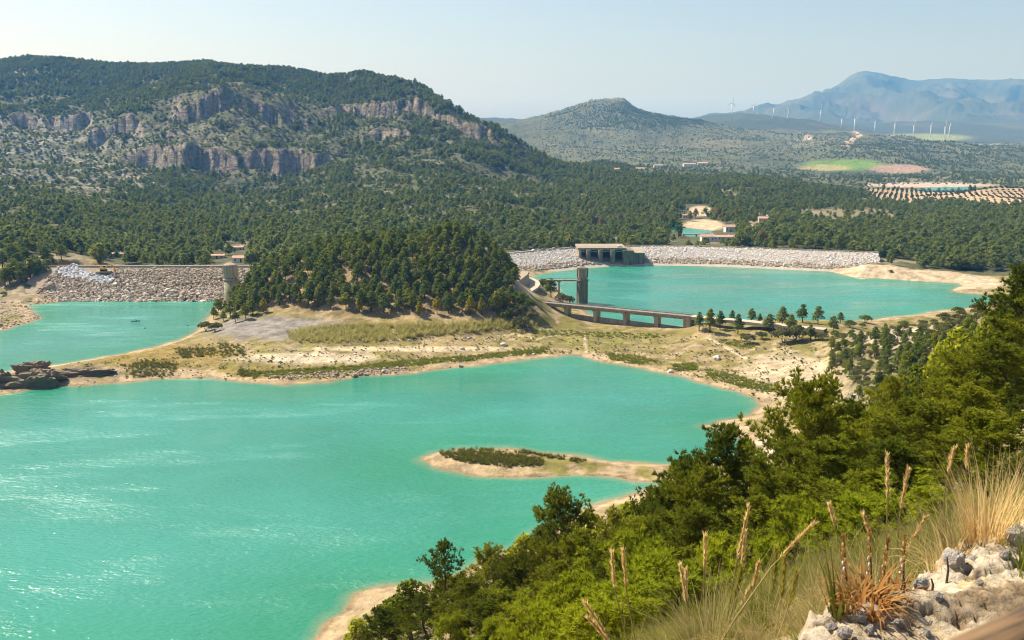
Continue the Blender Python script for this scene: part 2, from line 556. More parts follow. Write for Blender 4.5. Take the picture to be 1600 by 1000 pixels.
LAKE_E = shore("826,433 848,428 870,424 905,420 925,416 960,414 1010,413 1060,414 1110,415 1200,418 1250,420 1300,425 1325,431 1345,436 1360,434 1430,439 1500,443 1502,447 1486,452 1490,457 1530,460 1548,461 1580,464 1600,470 1560,478 1480,484 1420,492 1360,500 1310,503 1200,506 1130,506 1085,508 1060,512 1000,508 950,502 930,495 905,483 888,473 878,460 866,446 850,438")
POOL = [PZ(p[0], p[1], 1.0)[:2] for p in pl("1046,352 1060,356 1085,357 1110,360 1113,366 1100,371 1075,370 1062,364 1045,358")]
FARW = [PZ(p[0], p[1], -14.0)[:2] for p in pl("1430,297 1452,293 1480,292 1530,292 1528,296 1500,300 1470,301 1440,300")]

def inside(X, Y, poly):
    r = np.zeros(X.shape, bool)
    n = len(poly)
    for i in range(n):
        (ax, ay), (bx, by) = poly[i], poly[(i + 1) % n]
        if ay == by:
            continue
        c = (ay > Y) != (by > Y)
        r ^= c & (X < (bx - ax) * (Y - ay) / (by - ay) + ax)
    return r

r0, r1 = np.searchsorted(ROWS, 160), np.searchsorted(ROWS, 830)
SD = np.full(X2.shape, 400.0)              # distance to the nearest shore, negative in the water
Xs, Ys = X2[r0:r1], Y2[r0:r1]
wx, wy = Xs + 1.6 * fbm(Xs / 14, Ys / 14, 3, 61), Ys + 2.2 * fbm(Xs / 17, Ys / 17, 3, 62)
for poly in (LAKE_W, LAKE_N, LAKE_E):
    d, _, _ = seg_dist(wx, wy, poly, True)
    SD[r0:r1] = np.minimum(SD[r0:r1], np.where(inside(wx, wy, poly), -d, d))
n_b = 0.9 * fbm(X2 / 7, Y2 / 7, 2, 64)
bank = 0.12 + 0.055 * np.maximum(SD, 0) + 0.5 * sstep(0, 8, SD) * (0.5 + fbm(X2 / 6, Y2 / 6, 3, 63) * 0.5) * sstep(0, 1, SD)
land = np.where(Y2 < 830, np.maximum(Z, 0.5), Z)
bank = bank + 0.10 * np.floor(np.maximum(SD + n_b, 0) / 2.3) * (SD < 16)
Zs = lerp(bank, land, sstep(1.0, 26, SD))
Zs = np.where(SD < 0, -0.15 - np.minimum(-SD * 0.16, 7), Zs)
Z = np.where((Y2 > 160) & (Y2 < 830), np.where(SD < 60, Zs, land), Z)
# level ground of the lower pool, the far reservoir and the tracks
def level(poly, zl, w, hole):
    global Z
    ys = [p[1] for p in poly]
    a, b = np.searchsorted(ROWS, min(ys) - 5 * w), np.searchsorted(ROWS, max(ys) + 5 * w)
    X, Y = X2[a:b], Y2[a:b]
    d, _, _ = seg_dist(X, Y, poly, True)
    d = np.where(inside(X, Y, poly), -d, d)
    Z[a:b] = lerp(zl + 0.3 + 0.06 * np.maximum(d, 0), Z[a:b], sstep(0, 4 * w, d))
    Z[a:b] = np.where(d < 0, zl - hole, Z[a:b])
    return a, b, d
POOLd = level(POOL, 1.0, 12, 1.0)
FARd = level(FARW, -14.0, 60, 2.0)
# seat for the dams, kept under the embankments
DAM_W = [(-304, 641), (-290, 640), (-200, 639), (-110, 641), (-60, 646)]
DAM_E = [(-60, 712), (-30, 730), (0, 750), (28, 778), (54, 797), (80, 804), (105, 806), (155, 801), (195, 788), (226, 772), (250, 764), (280, 758)]
def smooth_line(P, n):
    P = np.array(P, float)
    s = np.concatenate([[0], np.cumsum(np.hypot(*np.diff(P, axis=0).T))])
    q = np.linspace(0, s[-1], n)
    R = np.stack([np.interp(q, s, P[:, k]) for k in range(2)], 1)
    for _ in range(60):
        R[1:-1] = (R[:-2] + 2 * R[1:-1] + R[2:]) / 4
    return [tuple(p) for p in R]
DAM_E = smooth_line(DAM_E, 70)
for line, w, zl in ((DAM_W, 34, 3.0), (DAM_E, 30, 2.0)):
    d, t, _ = seg_dist(Xs, Ys, line)
    f = sstep(w + 12, w - 4, d) * (sstep(1.0, 0.93, t) if line is DAM_E else sstep(0.0, 0.12, t))
    Z[r0:r1] = np.where(SD[r0:r1] > 0, lerp(Z[r0:r1], np.minimum(Z[r0:r1], zl), f), Z[r0:r1])
Z[:, :][(Y2 > -6) & (Y2 < 1.5)] = np.minimum(Z, 98.45)[(Y2 > -6) & (Y2 < 1.5)]

def ground(x, y):
    """terrain height under world points (bilinear)"""
    x, y = np.atleast_1d(np.asarray(x, float)), np.atleast_1d(np.asarray(y, float))
    a = np.interp(x / (y + Y0), COLS, np.arange(nc)); r = np.interp(y, ROWS, np.arange(nr))
    i, j = np.minimum(r.astype(int), nr - 2), np.minimum(a.astype(int), nc - 2)
    fr, fa = r - i, a - j
    return (Z[i, j] * (1 - fr) + Z[i + 1, j] * fr) * (1 - fa) + (Z[i, j + 1] * (1 - fr) + Z[i + 1, j + 1] * fr) * fa

def gz(x, y):
    return float(ground(x, y)[0])

def hit(u, v, ymin=5.0, ymax=20000.0):
    """where the ground is met in direction (u, v) of the survey frame"""
    ys = np.exp(np.linspace(math.log(ymin), math.log(ymax), 3000))
    xc, yc = (u - 800) / 1555.0, (500 - v) / 1555.0
    t = ys / (cP + yc * sP)
    zr = H + t * (-sP + yc * cP)
    g = ground(xc * t, ys)
    k = np.nonzero(g >= zr)[0]
    k = k[0] if len(k) else len(ys) - 1
    return float(xc * t[k]), float(ys[k]), float(g[k])

# ---------------- ground colours
U2, V2 = proj(X2, np.maximum(Y2, 0.5), Z)
gy, gx = np.gradient(Z)
slope = np.hypot(gy / np.maximum(np.gradient(Y2, axis=0), 1e-3), gx / np.maximum(np.gradient(X2, axis=1), 1e-3))
n1 = fbm(X2 / 60, Y2 / 60, 4, 71); n2 = fbm(X2 / 9, Y2 / 9, 3, 72); n3 = fbm(X2 / 2.2, Y2 / 2.2, 2, 73)
n4 = fbm(X2 / 400, Y2 / 400, 4, 74)
K = np.empty(X2.shape + (3,)); K[:] = (0.17, 0.16, 0.075)
def paint(mask, c, cap=1.0):
    global K
    m = np.clip(mask, 0, 1)[..., None] * cap
    K = K * (1 - m) + np.array(c) * m
def ell(u0, v0, ru, rv, ya, yb, soft=0.35, noise=0.25):
    d = np.hypot((U2 - u0) / ru, (V2 - v0) / rv) + noise * (n1 if ya > 900 else n2)
    return sstep(1 + soft, 1 - soft, d) * (Y2 > ya) * (Y2 < yb)
FLAT = (Y2 > 180) & (Y2 < 700)
# near slope
paint((Y2 < 200) * 1.0, (0.20, 0.155, 0.07)); paint((Y2 < 200) * sstep(-0.1, 0.5, n2), (0.36, 0.28, 0.17)); paint((Y2 < 200) * sstep(0.15, 0.6, n1), (0.12, 0.12, 0.04))
# dried lake floor
paint(FLAT * 1.0, (0.31, 0.235, 0.105))
paint(FLAT * sstep(-0.25, 0.35, n2 + 0.6 * n1), (0.22, 0.185, 0.05))
paint(FLAT * sstep(0.1, 0.7, n3 + 0.5 * n1), (0.17, 0.16, 0.045), 0.8)
paint(FLAT * sstep(0.15, 0.55, -n2 + 0.3 * n3), (0.44, 0.335, 0.19), 0.8)
paint(ell(1230, 590, 80, 40, 250, 520), (0.52, 0.41, 0.255))
paint(ell(1320, 630, 36, 50, 230, 450), (0.50, 0.39, 0.245), 0.9)
spm = (U2 > 1290) * (Y2 > 90) * (Y2 < 430) * (Z > 6)
paint(spm * sstep(1290, 1350, U2), (0.20, 0.165, 0.08), 0.85); paint(spm * sstep(0.0, 0.5, n2), (0.11, 0.11, 0.045), 0.7)
paint(ell(1390, 515, 60, 26, 250, 480), (0.47, 0.38, 0.27), 0.9)
paint(ell(470, 560, 110, 9, 350, 560), (0.62, 0.51, 0.34), 0.9); paint(ell(640, 545, 190, 4, 350, 560), (0.60, 0.48, 0.30), 0.9)
paint(ell(250, 555, 120, 16, 350, 600), (0.27, 0.19, 0.045), 0.75); paint(ell(400, 580, 150, 13, 350, 600), (0.25, 0.19, 0.05), 0.7)
paint(ell(950, 530, 110, 14, 350, 560) , (0.24, 0.21, 0.06), 0.7)
paint(ell(430, 513, 110, 18, 400, 560), (0.27, 0.24, 0.21), 0.95)
hill = sstep(7, 12, Z) * (U2 > 330) * (U2 < 830) * (Y2 > 480) * (Y2 < 640)
paint(hill, (0.36, 0.255, 0.13)); paint(hill * sstep(0, 0.4, n2), (0.17, 0.14, 0.06))
paint(ell(815, 445, 26, 40, 480, 640), (0.44, 0.33, 0.21), 0.8)
paint((U2 < 130) * FLAT * (Y2 > 540) * 1.0, (0.34, 0.27, 0.165)); paint((U2 < 130) * FLAT * (Y2 > 540) * sstep(0, .5, n2), (0.16, 0.15, 0.06))
paint(ell(60, 595, 110, 26, 380, 520), (0.26, 0.20, 0.12), 0.9)
# shore of sand, damp at the edge
beach = sstep(10, 3, SD + 5 * n2 + 5 * n1) * (SD > -2) * (Y2 > 160) * (Y2 < 830)
paint(beach, (0.46, 0.34, 0.195)); paint(beach * sstep(0.80, 0.95, np.sin(SD * 2.1 + 1.5 * n2)), (0.30, 0.22, 0.12), 0.55); paint(beach * sstep(0.85, 0.97, np.sin(SD * 0.9 + 1.2 * n2 + 1)), (0.58, 0.46, 0.30), 0.6); paint(sstep(2.0, 0.3, SD + 0.8 * n2) * (SD > -3) * (Y2 < 830), (0.29, 0.20, 0.10), 0.9)
north = sstep(30, 20, SD) * (SD > -2) * (Y2 > 640) * (Y2 < 830) * (U2 > 1150)
paint(north, (0.52, 0.40, 0.255))
# woods, mountains, plains
wood = (Y2 > 690) * (Y2 < 1700) * (SD > 25)
paint(wood * 1.0, (0.11, 0.11, 0.05)); paint(wood * sstep(0.3, 0.65, -n1 - 0.3 * n4), (0.32, 0.26, 0.16), 0.8)
W = sstep(1150, 1500, Y2) * lf
paint(W, (0.095, 0.105, 0.05)); paint(W * sstep(-0.1, 0.6, -n1 - 0.5 * n4), (0.145, 0.145, 0.068), 0.8)
rockm = W * sstep(0.66, 1.0, slope + 0.3 * n1)
paint(rockm, (0.27, 0.215, 0.165)); paint(rockm * sstep(0.0, 0.4, fbm(X2 / 60, Z / 5, 3, 75)), (0.40, 0.32, 0.235), 0.9); paint(rockm * sstep(0.15, 0.5, fbm(X2 / 25, Z / 9, 3, 76)), (0.12, 0.12, 0.06), 0.85)
paint(ell(70, 215, 150, 42, 1300, 2200) * sstep(-0.35, 0.35, n2 + n1), (0.38, 0.36, 0.30), 0.7)
paint(ell(110, 275, 170, 34, 1100, 1900) * sstep(-0.3, 0.4, n2 + n1), (0.36, 0.33, 0.245), 0.7)
paint(ell(390, 165, 110, 32, 1500, 2300) * sstep(-0.3, 0.4, n1), (0.17, 0.17, 0.08), 0.8)
paint(ell(260, 225, 90, 30, 1500, 2000) * sstep(-0.1, 0.4, n2), (0.30, 0.265, 0.20), 0.7)
E = sstep(1150, 1500, Y2) * (1 - lf)
paint(E * sstep(1900, 2500, Y2) * sstep(5900, 5300, Y2), (0.145, 0.15, 0.075)); paint(E * sstep(2200, 2600, Y2) * (Y2 < 5600) * sstep(0.05, 0.5, n4 + 0.4 * n1), (0.095, 0.11, 0.052), 0.75)
paint(E * (Y2 > 2300) * (Y2 < 5600) * sstep(0.2, 0.6, -n4 + 0.3 * n1), (0.235, 0.215, 0.115), 0.7)
paint((Y2 > 5600) * 1.0, (0.085, 0.10, 0.065)); paint((Y2 > 5600) * sstep(0.0, 0.6, fbm(X2 / 900, Y2 / 900, 4, 77)), (0.14, 0.13, 0.09), 0.8)
paint(ell(1320, 258, 62, 9, 2400, 4000, .2, .1), (0.16, 0.26, 0.05)); paint(ell(1290, 262, 40, 5, 2400, 4000, .2, .1), (0.36, 0.31, 0.13), .8)
paint(ell(1405, 264, 45, 7, 2300, 4000, .2, .1), (0.36, 0.25, 0.18)); paint(ell(1440, 215, 75, 6, 4800, 8000, .3, .1), (0.27, 0.30, 0.11)); paint(ell(1545, 229, 40, 3, 4800, 8000, .3, .1), (0.5, 0.42, 0.32))
paint(ell(1450, 289, 100, 4, 1900, 3000, .3, .1), (0.55, 0.43, 0.33))
ol = np.maximum(ell(1440, 305, 105, 12, 1250, 2100, .15, .12), ell(1570, 306, 65, 20, 1250, 2100, .15, .12))
paint(ol, (0.50, 0.375, 0.215))
OLIVE = ol
paint(ell(1330, 335, 90, 12, 900, 1500), (0.27, 0.225, 0.125), .9)
paint(ell(1095, 330, 20, 8, 1000, 1500, .2, .1), (0.55, 0.43, 0.28)); paint(ell(1100, 352, 32, 9, 850, 1300, .2, .1), (0.55, 0.42, 0.27))
paint(ell(1180, 356, 16, 9, 850, 1300, .3, .1), (0.42, 0.33, 0.19), .8)
def track(s, w, c, ya, yb, al=1.0):
    line = [hit(u, v, ya, yb)[:2] for u, v in pl(s)]
    ys = [p[1] for p in line]
    a, b = np.searchsorted(ROWS, min(ys) - 30), np.searchsorted(ROWS, max(ys) + 30)
    d, _, _ = seg_dist(X2[a:b] + 0.4 * w * n2[a:b], Y2[a:b], line)
    m = np.zeros(X2.shape); m[a:b] = sstep(w, w * 0.5, d)
    paint(m, c, al)
    return line
track("10,92 22,104 32,116 44,124", 13, (0.52, 0.43, 0.31), 1500, 4000)
track("195,275 225,280 240,285 244,293 215,297 190,303", 5, (0.55, 0.47, 0.34), 900, 3000)
track("1338,203 1340,213 1325,220 1322,228", 22, (0.55, 0.42, 0.30), 3000, 6000)
track("1262,213 1262,219", 26, (0.5, 0.42, 0.32), 3000, 6000)
track("1278,396 1300,405 1330,412 1352,420 1352,426 1334,434", 2.6, (0.60, 0.50, 0.35), 600, 900)
track("1352,426 1380,418 1395,412", 1.6, (0.45, 0.34, 0.22), 600, 900, .8)
track("912,520 914,535 917,550", 0.8, (0.55, 0.44, 0.27), 300, 600)
track("800,522 840,530 870,524 900,522", 1.0, (0.55, 0.44, 0.27), 300, 600)
track("1105,528 1130,540 1150,552 1165,560", 1.2, (0.58, 0.47, 0.30), 300, 600)
track("1190,690 1220,720", 3, (0.6, 0.48, 0.32), 250, 600)
K *= (1 + 0.16 * n3 + 0.12 * n2)[..., None]

idx = np.arange(nr * nc).reshape(nr, nc)
quads = np.stack([idx[:-1, :-1], idx[:-1, 1:], idx[1:, 1:], idx[1:, :-1]], -1).reshape(-1, 4)

def terrain_mat():
    m, nt = new_mat('ground_soil')
    at = N(nt, 'ShaderNodeAttribute'); at.attribute_name = 'soil'
    geo = N(nt, 'ShaderNodeNewGeometry')
    pos = geo.outputs['Position']
    c = at.outputs['Color']
    # shrub-sized and stone-sized speckle
    f1 = ramp(nt, noise_node(nt, pos, 0.16, 5, 0.65), [(0.36, 0.62), (0.55, 1.0), (0.72, 1.28)])
    f2 = ramp(nt, noise_node(nt, pos, 2.5, 4, 0.7), [(0.3, 0.75), (0.7, 1.2)])
    c = mixc(nt, 1.0, mixc(nt, 1.0, c, f1, 'MULTIPLY'), f2, 'MULTIPLY')
    p = N(nt, 'ShaderNodeBsdfPrincipled')
    p.inputs['Roughness'].default_value = 0.95
    p.inputs['Specular IOR Level'].default_value = 0.1
    L(nt, c, p.inputs['Base Color'])
    b = N(nt, 'ShaderNodeBump')
    b.inputs['Distance'].default_value = 0.9
    b.inputs['Strength'].default_value = 0.8
    L(nt, noise_node(nt, pos, 0.45, 6, 0.7), b.inputs['Height'])
    b2 = N(nt, 'ShaderNodeBump')
    b2.inputs['Distance'].default_value = 7.0
    L(nt, noise_node(nt, pos, 0.05, 6, 0.65), b2.inputs['Height'])
    far_f = N(nt, 'ShaderNodeMapRange')
    L(nt, N(nt, 'ShaderNodeSeparateXYZ').outputs[1], far_f.inputs[0])
    nt.links.new(pos, far_f.inputs[0].links[0].from_node.inputs[0])
    far_f.inputs[1].default_value = 900; far_f.inputs[2].default_value = 1600
    L(nt, far_f.outputs[0], b2.inputs['Strength'])
    mz = N(nt, 'ShaderNodeMapping'); mz.inputs['Scale'].default_value = (0.02, 0.02, 0.14)
    L(nt, pos, mz.inputs[0])
    b3 = N(nt, 'ShaderNodeBump'); b3.inputs['Distance'].default_value = 4.0
    L(nt, far_f.outputs[0], b3.inputs['Strength'])
    L(nt, noise_node(nt, mz.outputs[0], 1.0, 5, 0.65), b3.inputs['Height'])
    L(nt, b.outputs[0], b3.inputs['Normal'])
    L(nt, b3.outputs[0], b2.inputs['Normal'])
    L(nt, b2.outputs[0], p.inputs['Normal'])
    L(nt, p.outputs[0], N(nt, 'ShaderNodeOutputMaterial').inputs[0])
    return m

tm = mesh_np('terrain', np.stack([X2, Y2, Z], -1).reshape(-1, 3), quads, [terrain_mat()], smooth=True)
ca = tm.attributes.new('soil', 'FLOAT_COLOR', 'POINT')
ca.data.foreach_set('color', np.concatenate([K.reshape(-1, 3), np.ones((nr * nc, 1))], 1).astype(np.float32).ravel())
terrain = tag(obj('terrain', tm), 'hills, dried lake floor and slopes running to the horizon', 'terrain', kind='structure')

# ---------------- water
def water_mat(name, wind=1.0):
    m, nt = new_mat(name)
    geo = N(nt, 'ShaderNodeNewGeometry')
    pos = geo.outputs['Position']
    at = N(nt, 'ShaderNodeAttribute'); at.attribute_name = 'depth'
    p = N(nt, 'ShaderNodeBsdfPrincipled')
    # sediment-laden turquoise, sandy over the shallows
    reflect_tone = ramp(nt, noise_node(nt, pos, 0.011, 3, 0.5), [(0.35, (0.80, 0.86, 0.80)), (0.65, (1.18, 1.07, 1.10))])  # broad darker and lighter patches painted in, imitating reflections and wind on the water
    base = ramp(nt, at.outputs['Fac'], [(0.0, (0.28, 0.24, 0.12)), (0.03, (0.12, 0.25, 0.14)), (0.1, (0.03, 0.235, 0.135)), (1.0, (0.04, 0.245, 0.175))])
    base = mixc(nt, 1.0, base, reflect_tone, 'MULTIPLY')
    L(nt, base, p.inputs['Base Color'])
    p.inputs['IOR'].default_value = 1.33
    p.inputs['Specular IOR Level'].default_value = 0.5
    # wind patches: rougher water where gusts touch it
    mp = N(nt, 'ShaderNodeMapping')
    mp.inputs['Rotation'].default_value = (0, 0, math.radians(-24))
    mp.inputs['Scale'].default_value = (0.007, 0.02, 1)
    L(nt, pos, mp.inputs[0])
    gust = ramp(nt, noise_node(nt, mp.outputs[0], 1.6, 5, 0.6), [(0.42, 0.0), (0.60, 1.0)])
    mp2 = N(nt, 'ShaderNodeMapping')
    mp2.inputs['Rotation'].default_value = (0, 0, math.radians(-30))
    mp2.inputs['Scale'].default_value = (0.03, 0.16, 1)
    L(nt, pos, mp2.inputs[0])
    streak = ramp(nt, noise_node(nt, mp2.outputs[0], 1.0, 4, 0.6), [(0.45, 0.0), (0.75, 1.0)])
    g = math_n(nt, 'MULTIPLY', gust, math_n(nt, 'MULTIPLY_ADD', streak, 0.6, 0.4))
    L(nt, math_n(nt, 'MULTIPLY_ADD', g, 0.50, 0.07), p.inputs['Roughness'])
    L(nt, math_n(nt, 'MULTIPLY_ADD', g, 0.9, 0.45), p.inputs['Specular IOR Level'])
    mw = N(nt, 'ShaderNodeMapping')
    mw.inputs['Rotation'].default_value = (0, 0, math.radians(28))
    mw.inputs['Scale'].default_value = (0.55, 1.1, 1)
    L(nt, pos, mw.inputs[0])
    hgt = math_n(nt, 'ADD', noise_node(nt, mw.outputs[0], 0.9, 3, 0.6), math_n(nt, 'MULTIPLY', noise_node(nt, mw.outputs[0], 0.16, 2, 0.5), 1.2))
    b = N(nt, 'ShaderNodeBump')
    L(nt, math_n(nt, 'MULTIPLY_ADD', g, 0.35, 0.65), b.inputs['Strength'])
    b.inputs['Distance'].default_value = 0.55
    L(nt, hgt, b.inputs['Height'])
    L(nt, b.outputs[0], p.inputs['Normal'])
    L(nt, p.outputs[0], N(nt, 'ShaderNodeOutputMaterial').inputs[0])
    return m
WATER = water_mat('lake_water_surface')

def water_sheet(name, rows, mask, depth, zl, label):
    a, b = rows
    sub = idx[a:b] - idx[a, 0]
    m = mask
    keep = m[:-1, :-1] | m[:-1, 1:] | m[1:, :-1] | m[1:, 1:]
    q = np.stack([sub[:-1, :-1], sub[:-1, 1:], sub[1:, 1:], sub[1:, :-1]], -1)[keep]
    used, inv = np.unique(q, return_inverse=True)
    V = np.stack([X2[a:b].ravel(), Y2[a:b].ravel(), np.full(X2[a:b].size, zl)], -1)[used]
    me = mesh_np(name, V, inv.reshape(q.shape), [WATER], smooth=True)
    at = me.attributes.new('depth', 'FLOAT', 'POINT')
    at.data.foreach_set('value', np.clip(depth.ravel()[used], 0, 1).astype(np.float32))
    return tag(obj(name, me), label, 'water', kind='structure')
sdw = SD[r0:r1]
dep = np.clip(-sdw / 40 + 0.012 * n2[r0:r1], 0, 1)
inE = inside(Xs, Ys - 0.0, LAKE_E)
dE, _, _ = seg_dist(Xs, Ys, LAKE_E, True)
mE = (inE | (dE < 6)) & (sdw < 3)
inW = (sdw < 3) & ~mE
water_sheet('lake_water', (r0, r1), inW, dep, 0.0, 'turquoise water of the near lake and its western arm')
water_sheet('reservoir_water', (r0, r1), mE, dep, 0.02, 'turquoise water of the reservoir in front of the eastern dam')
a, b, d = POOLd
water_sheet('pool_water', (a, b), d < 4, -d / 20, 1.0, 'small turquoise pool below the eastern dam')
a, b, d = FARd
water_sheet('distant_water', (a, b), d < 10, -d / 20, -14.0, 'pale strip of distant reservoir behind the olive groves')

# ---------------- haze over the whole valley
hm, hnt = new_mat('haze_air')
pv = N(hnt, 'ShaderNodeVolumePrincipled')
pv.inputs['Color'].default_value = (0.13, 0.44, 1.0, 1)
pv.inputs['Absorption Color'].default_value = (1, 1, 1, 1)
pv.inputs['Density'].default_value = 7.5e-5
pv.inputs['Anisotropy'].default_value = 0.1
L(hnt, pv.outputs[0], N(hnt, 'ShaderNodeOutputMaterial').inputs['Volume'])
zmin = float(Z.min())
hz = MB(); zb, zt = zmin - 1.0, float(Z.max()) + 60
hz.box((0, 12900, (zb + zt) / 2), (60000, 26400, zt - zb))
haze = tag(hz.build('haze', hm), 'pale blue haze filling the air of the valley', 'haze', kind='stuff')

# ------------------------------------------------------------------ surfaces of built things
M = {}
M['concrete'] = simple_mat('weathered_concrete', (0.46, 0.375, 0.255), (0.34, 0.275, 0.19), 0.35, 0.9, 0.05, 2.0, streak=(0.19, 0.15, 0.10))
M['dark_concrete'] = simple_mat('stained_concrete', (0.33, 0.265, 0.18), (0.20, 0.165, 0.115), 0.3, 0.9, 0.05, 2.0, streak=(0.085, 0.07, 0.05))
M['pale_concrete'] = simple_mat('pale_concrete', (0.46, 0.40, 0.29), (0.36, 0.31, 0.22), 0.4, 0.9, 0.05, 2.0, streak=(0.24, 0.19, 0.12))
M['asphalt'] = simple_mat('worn_road', (0.30, 0.265, 0.22), (0.24, 0.21, 0.175), 0.2, 0.95, 0.01)
M['dirt'] = simple_mat('dam_fill', (0.40, 0.31, 0.20), (0.28, 0.22, 0.14), 0.15, 0.95, 0.3, 0.8)
M['pale_fill'] = simple_mat('pale_dam_fill', (0.50, 0.43, 0.34), (0.36, 0.30, 0.23), 0.15, 0.95, 0.3, 0.8)
M['gate'] = simple_mat('gate_steel', (0.035, 0.035, 0.035), (0.07, 0.06, 0.05), 0.5, 0.6)
M['white_wall'] = simple_mat('white_render', (0.78, 0.77, 0.73), (0.66, 0.64, 0.6), 0.4, 0.9)
M['cream_wall'] = simple_mat('cream_render', (0.62, 0.50, 0.36), (0.52, 0.40, 0.28), 0.4, 0.9)
M['roof_tile'] = simple_mat('clay_roof', (0.46, 0.27, 0.18), (0.55, 0.37, 0.26), 0.8, 0.9, 0.05, 4)
M['window'] = simple_mat('window_glass', (0.03, 0.035, 0.04), rough=0.2, spec=0.6)
M['steel'] = simple_mat('galvanised_rail', (0.35, 0.35, 0.34), (0.26, 0.25, 0.24), 1.0, 0.5, metal=0.5)
M['turbine'] = simple_mat('turbine_white', (0.80, 0.80, 0.80), rough=0.5)
M['car_white'] = simple_mat('white_paint', (0.78, 0.78, 0.78), rough=0.3, spec=0.5)
M['car_dark'] = simple_mat('dark_paint', (0.04, 0.045, 0.055), rough=0.3, spec=0.5)
M['car_grey'] = simple_mat('grey_paint', (0.25, 0.26, 0.28), rough=0.3, spec=0.5)
M['tyre'] = simple_mat('tyre_rubber', (0.02, 0.02, 0.02), rough=0.9)
M['yellow'] = simple_mat('machine_yellow', (0.62, 0.34, 0.03), rough=0.5)
M['red'] = simple_mat('red_plastic', (0.62, 0.06, 0.05), rough=0.6)
M['orange'] = simple_mat('orange_float', (0.10, 0.05, 0.03), rough=0.6)
M['kayak'] = simple_mat('kayak_hull', (0.06, 0.055, 0.04), rough=0.5)
M['cloth'] = simple_mat('dark_clothing', (0.035, 0.035, 0.04), rough=0.9)
M['skin'] = simple_mat('skin', (0.45, 0.27, 0.18), rough=0.7)
M['bark'] = simple_mat('pine_bark', (0.10, 0.07, 0.045), (0.055, 0.04, 0.028), 6, 0.95, 0.02, 20)
M['grey_bark'] = simple_mat('grey_bark', (0.23, 0.19, 0.15), (0.14, 0.11, 0.09), 6, 0.95, 0.02, 20)
M['stone_tan'] = simple_mat('tan_stone', (0.44, 0.34, 0.235), (0.30, 0.23, 0.16), 0.8, 0.95, 0.08, 3)
M['stone_pale'] = simple_mat('pale_stone', (0.66, 0.60, 0.52), (0.50, 0.43, 0.35), 0.8, 0.95, 0.08, 3)
M['stone_white'] = simple_mat('white_stone', (0.74, 0.72, 0.70), (0.60, 0.58, 0.57), 0.8, 0.95, 0.08, 3)
M['stone_dark'] = simple_mat('dark_stone', (0.28, 0.22, 0.14), (0.16, 0.125, 0.08), 0.25, 0.95, 0.5, 0.8)
M['pine_near'] = foliage_mat('pine_needles', (0.055, 0.085, 0.012), (0.25, 0.27, 0.02), (0.46, 0.43, 0.03), 0.34, 0.35, 0.0, 0.72)
M['pine_fresh'] = foliage_mat('young_pine_needles', (0.24, 0.29, 0.018), (0.44, 0.46, 0.026), None, 0.45, 0.25)
M['pine_mid'] = foliage_mat('pine_crown', (0.11, 0.16, 0.03), (0.21, 0.24, 0.042), (0.31, 0.295, 0.05), 0.46, 0.35)
M['pine_far'] = foliage_mat('forest_crown', (0.125, 0.175, 0.044), (0.225, 0.255, 0.058), (0.33, 0.31, 0.068), 0.46, 0.35)
M['autumn'] = foliage_mat('yellowing_leaves', (0.30, 0.27, 0.025), (0.46, 0.38, 0.025), None, 0.45, 0.2)
M['olive_leaf'] = foliage_mat('olive_leaves', (0.060, 0.070, 0.030), (0.10, 0.105, 0.05), None, 0.25, 0.2)
M['eucalypt'] = foliage_mat('brownish_leaves', (0.18, 0.155, 0.05), (0.28, 0.22, 0.06), (0.22, 0.25, 0.05), 0.4, 0.25)
M['lime_leaf'] = foliage_mat('bright_green_leaves', (0.12, 0.19, 0.03), (0.17, 0.24, 0.04), None, 0.4, 0.2)
M['shrub'] = foliage_mat('grey_green_shrub', (0.12, 0.125, 0.045), (0.21, 0.20, 0.07), None, 0.35, 0.25)
M['grass_dry'] = foliage_mat('dry_grass', (0.30, 0.24, 0.09), (0.62, 0.49, 0.22), None, 0.4, 0.3)
M['grass_green'] = foliage_mat('green_grass', (0.16, 0.19, 0.018), (0.33, 0.33, 0.04), None, 0.45, 0.25)
M['reed'] = foliage_mat('reed_leaves', (0.38, 0.33, 0.12), (0.54, 0.50, 0.15), None, 0.45, 0.25)
M['marsh'] = foliage_mat('marsh_grass', (0.17, 0.20, 0.025), (0.28, 0.29, 0.035), None, 0.4, 0.25)
M['marsh_dark'] = foliage_mat('sedge', (0.13, 0.135, 0.022), (0.21, 0.20, 0.03), None, 0.35, 0.25)
M['rust_leaf'] = foliage_mat('withered_leaves', (0.34, 0.15, 0.04), (0.50, 0.27, 0.09), None, 0.35, 0.3)
M['seed'] = foliage_mat('seed_head', (0.72, 0.50, 0.20), (0.86, 0.66, 0.32), None, 0.6, 0.2)
M['seed_green'] = foliage_mat('unripe_seed_head', (0.36, 0.32, 0.05), (0.46, 0.40, 0.08), None, 0.4, 0.2)
M['stem'] = simple_mat('dry_stem', (0.34, 0.25, 0.10), (0.24, 0.19, 0.07), 3, 0.8)
M['petal'] = simple_mat('white_petal', (0.78, 0.74, 0.68), rough=0.8)

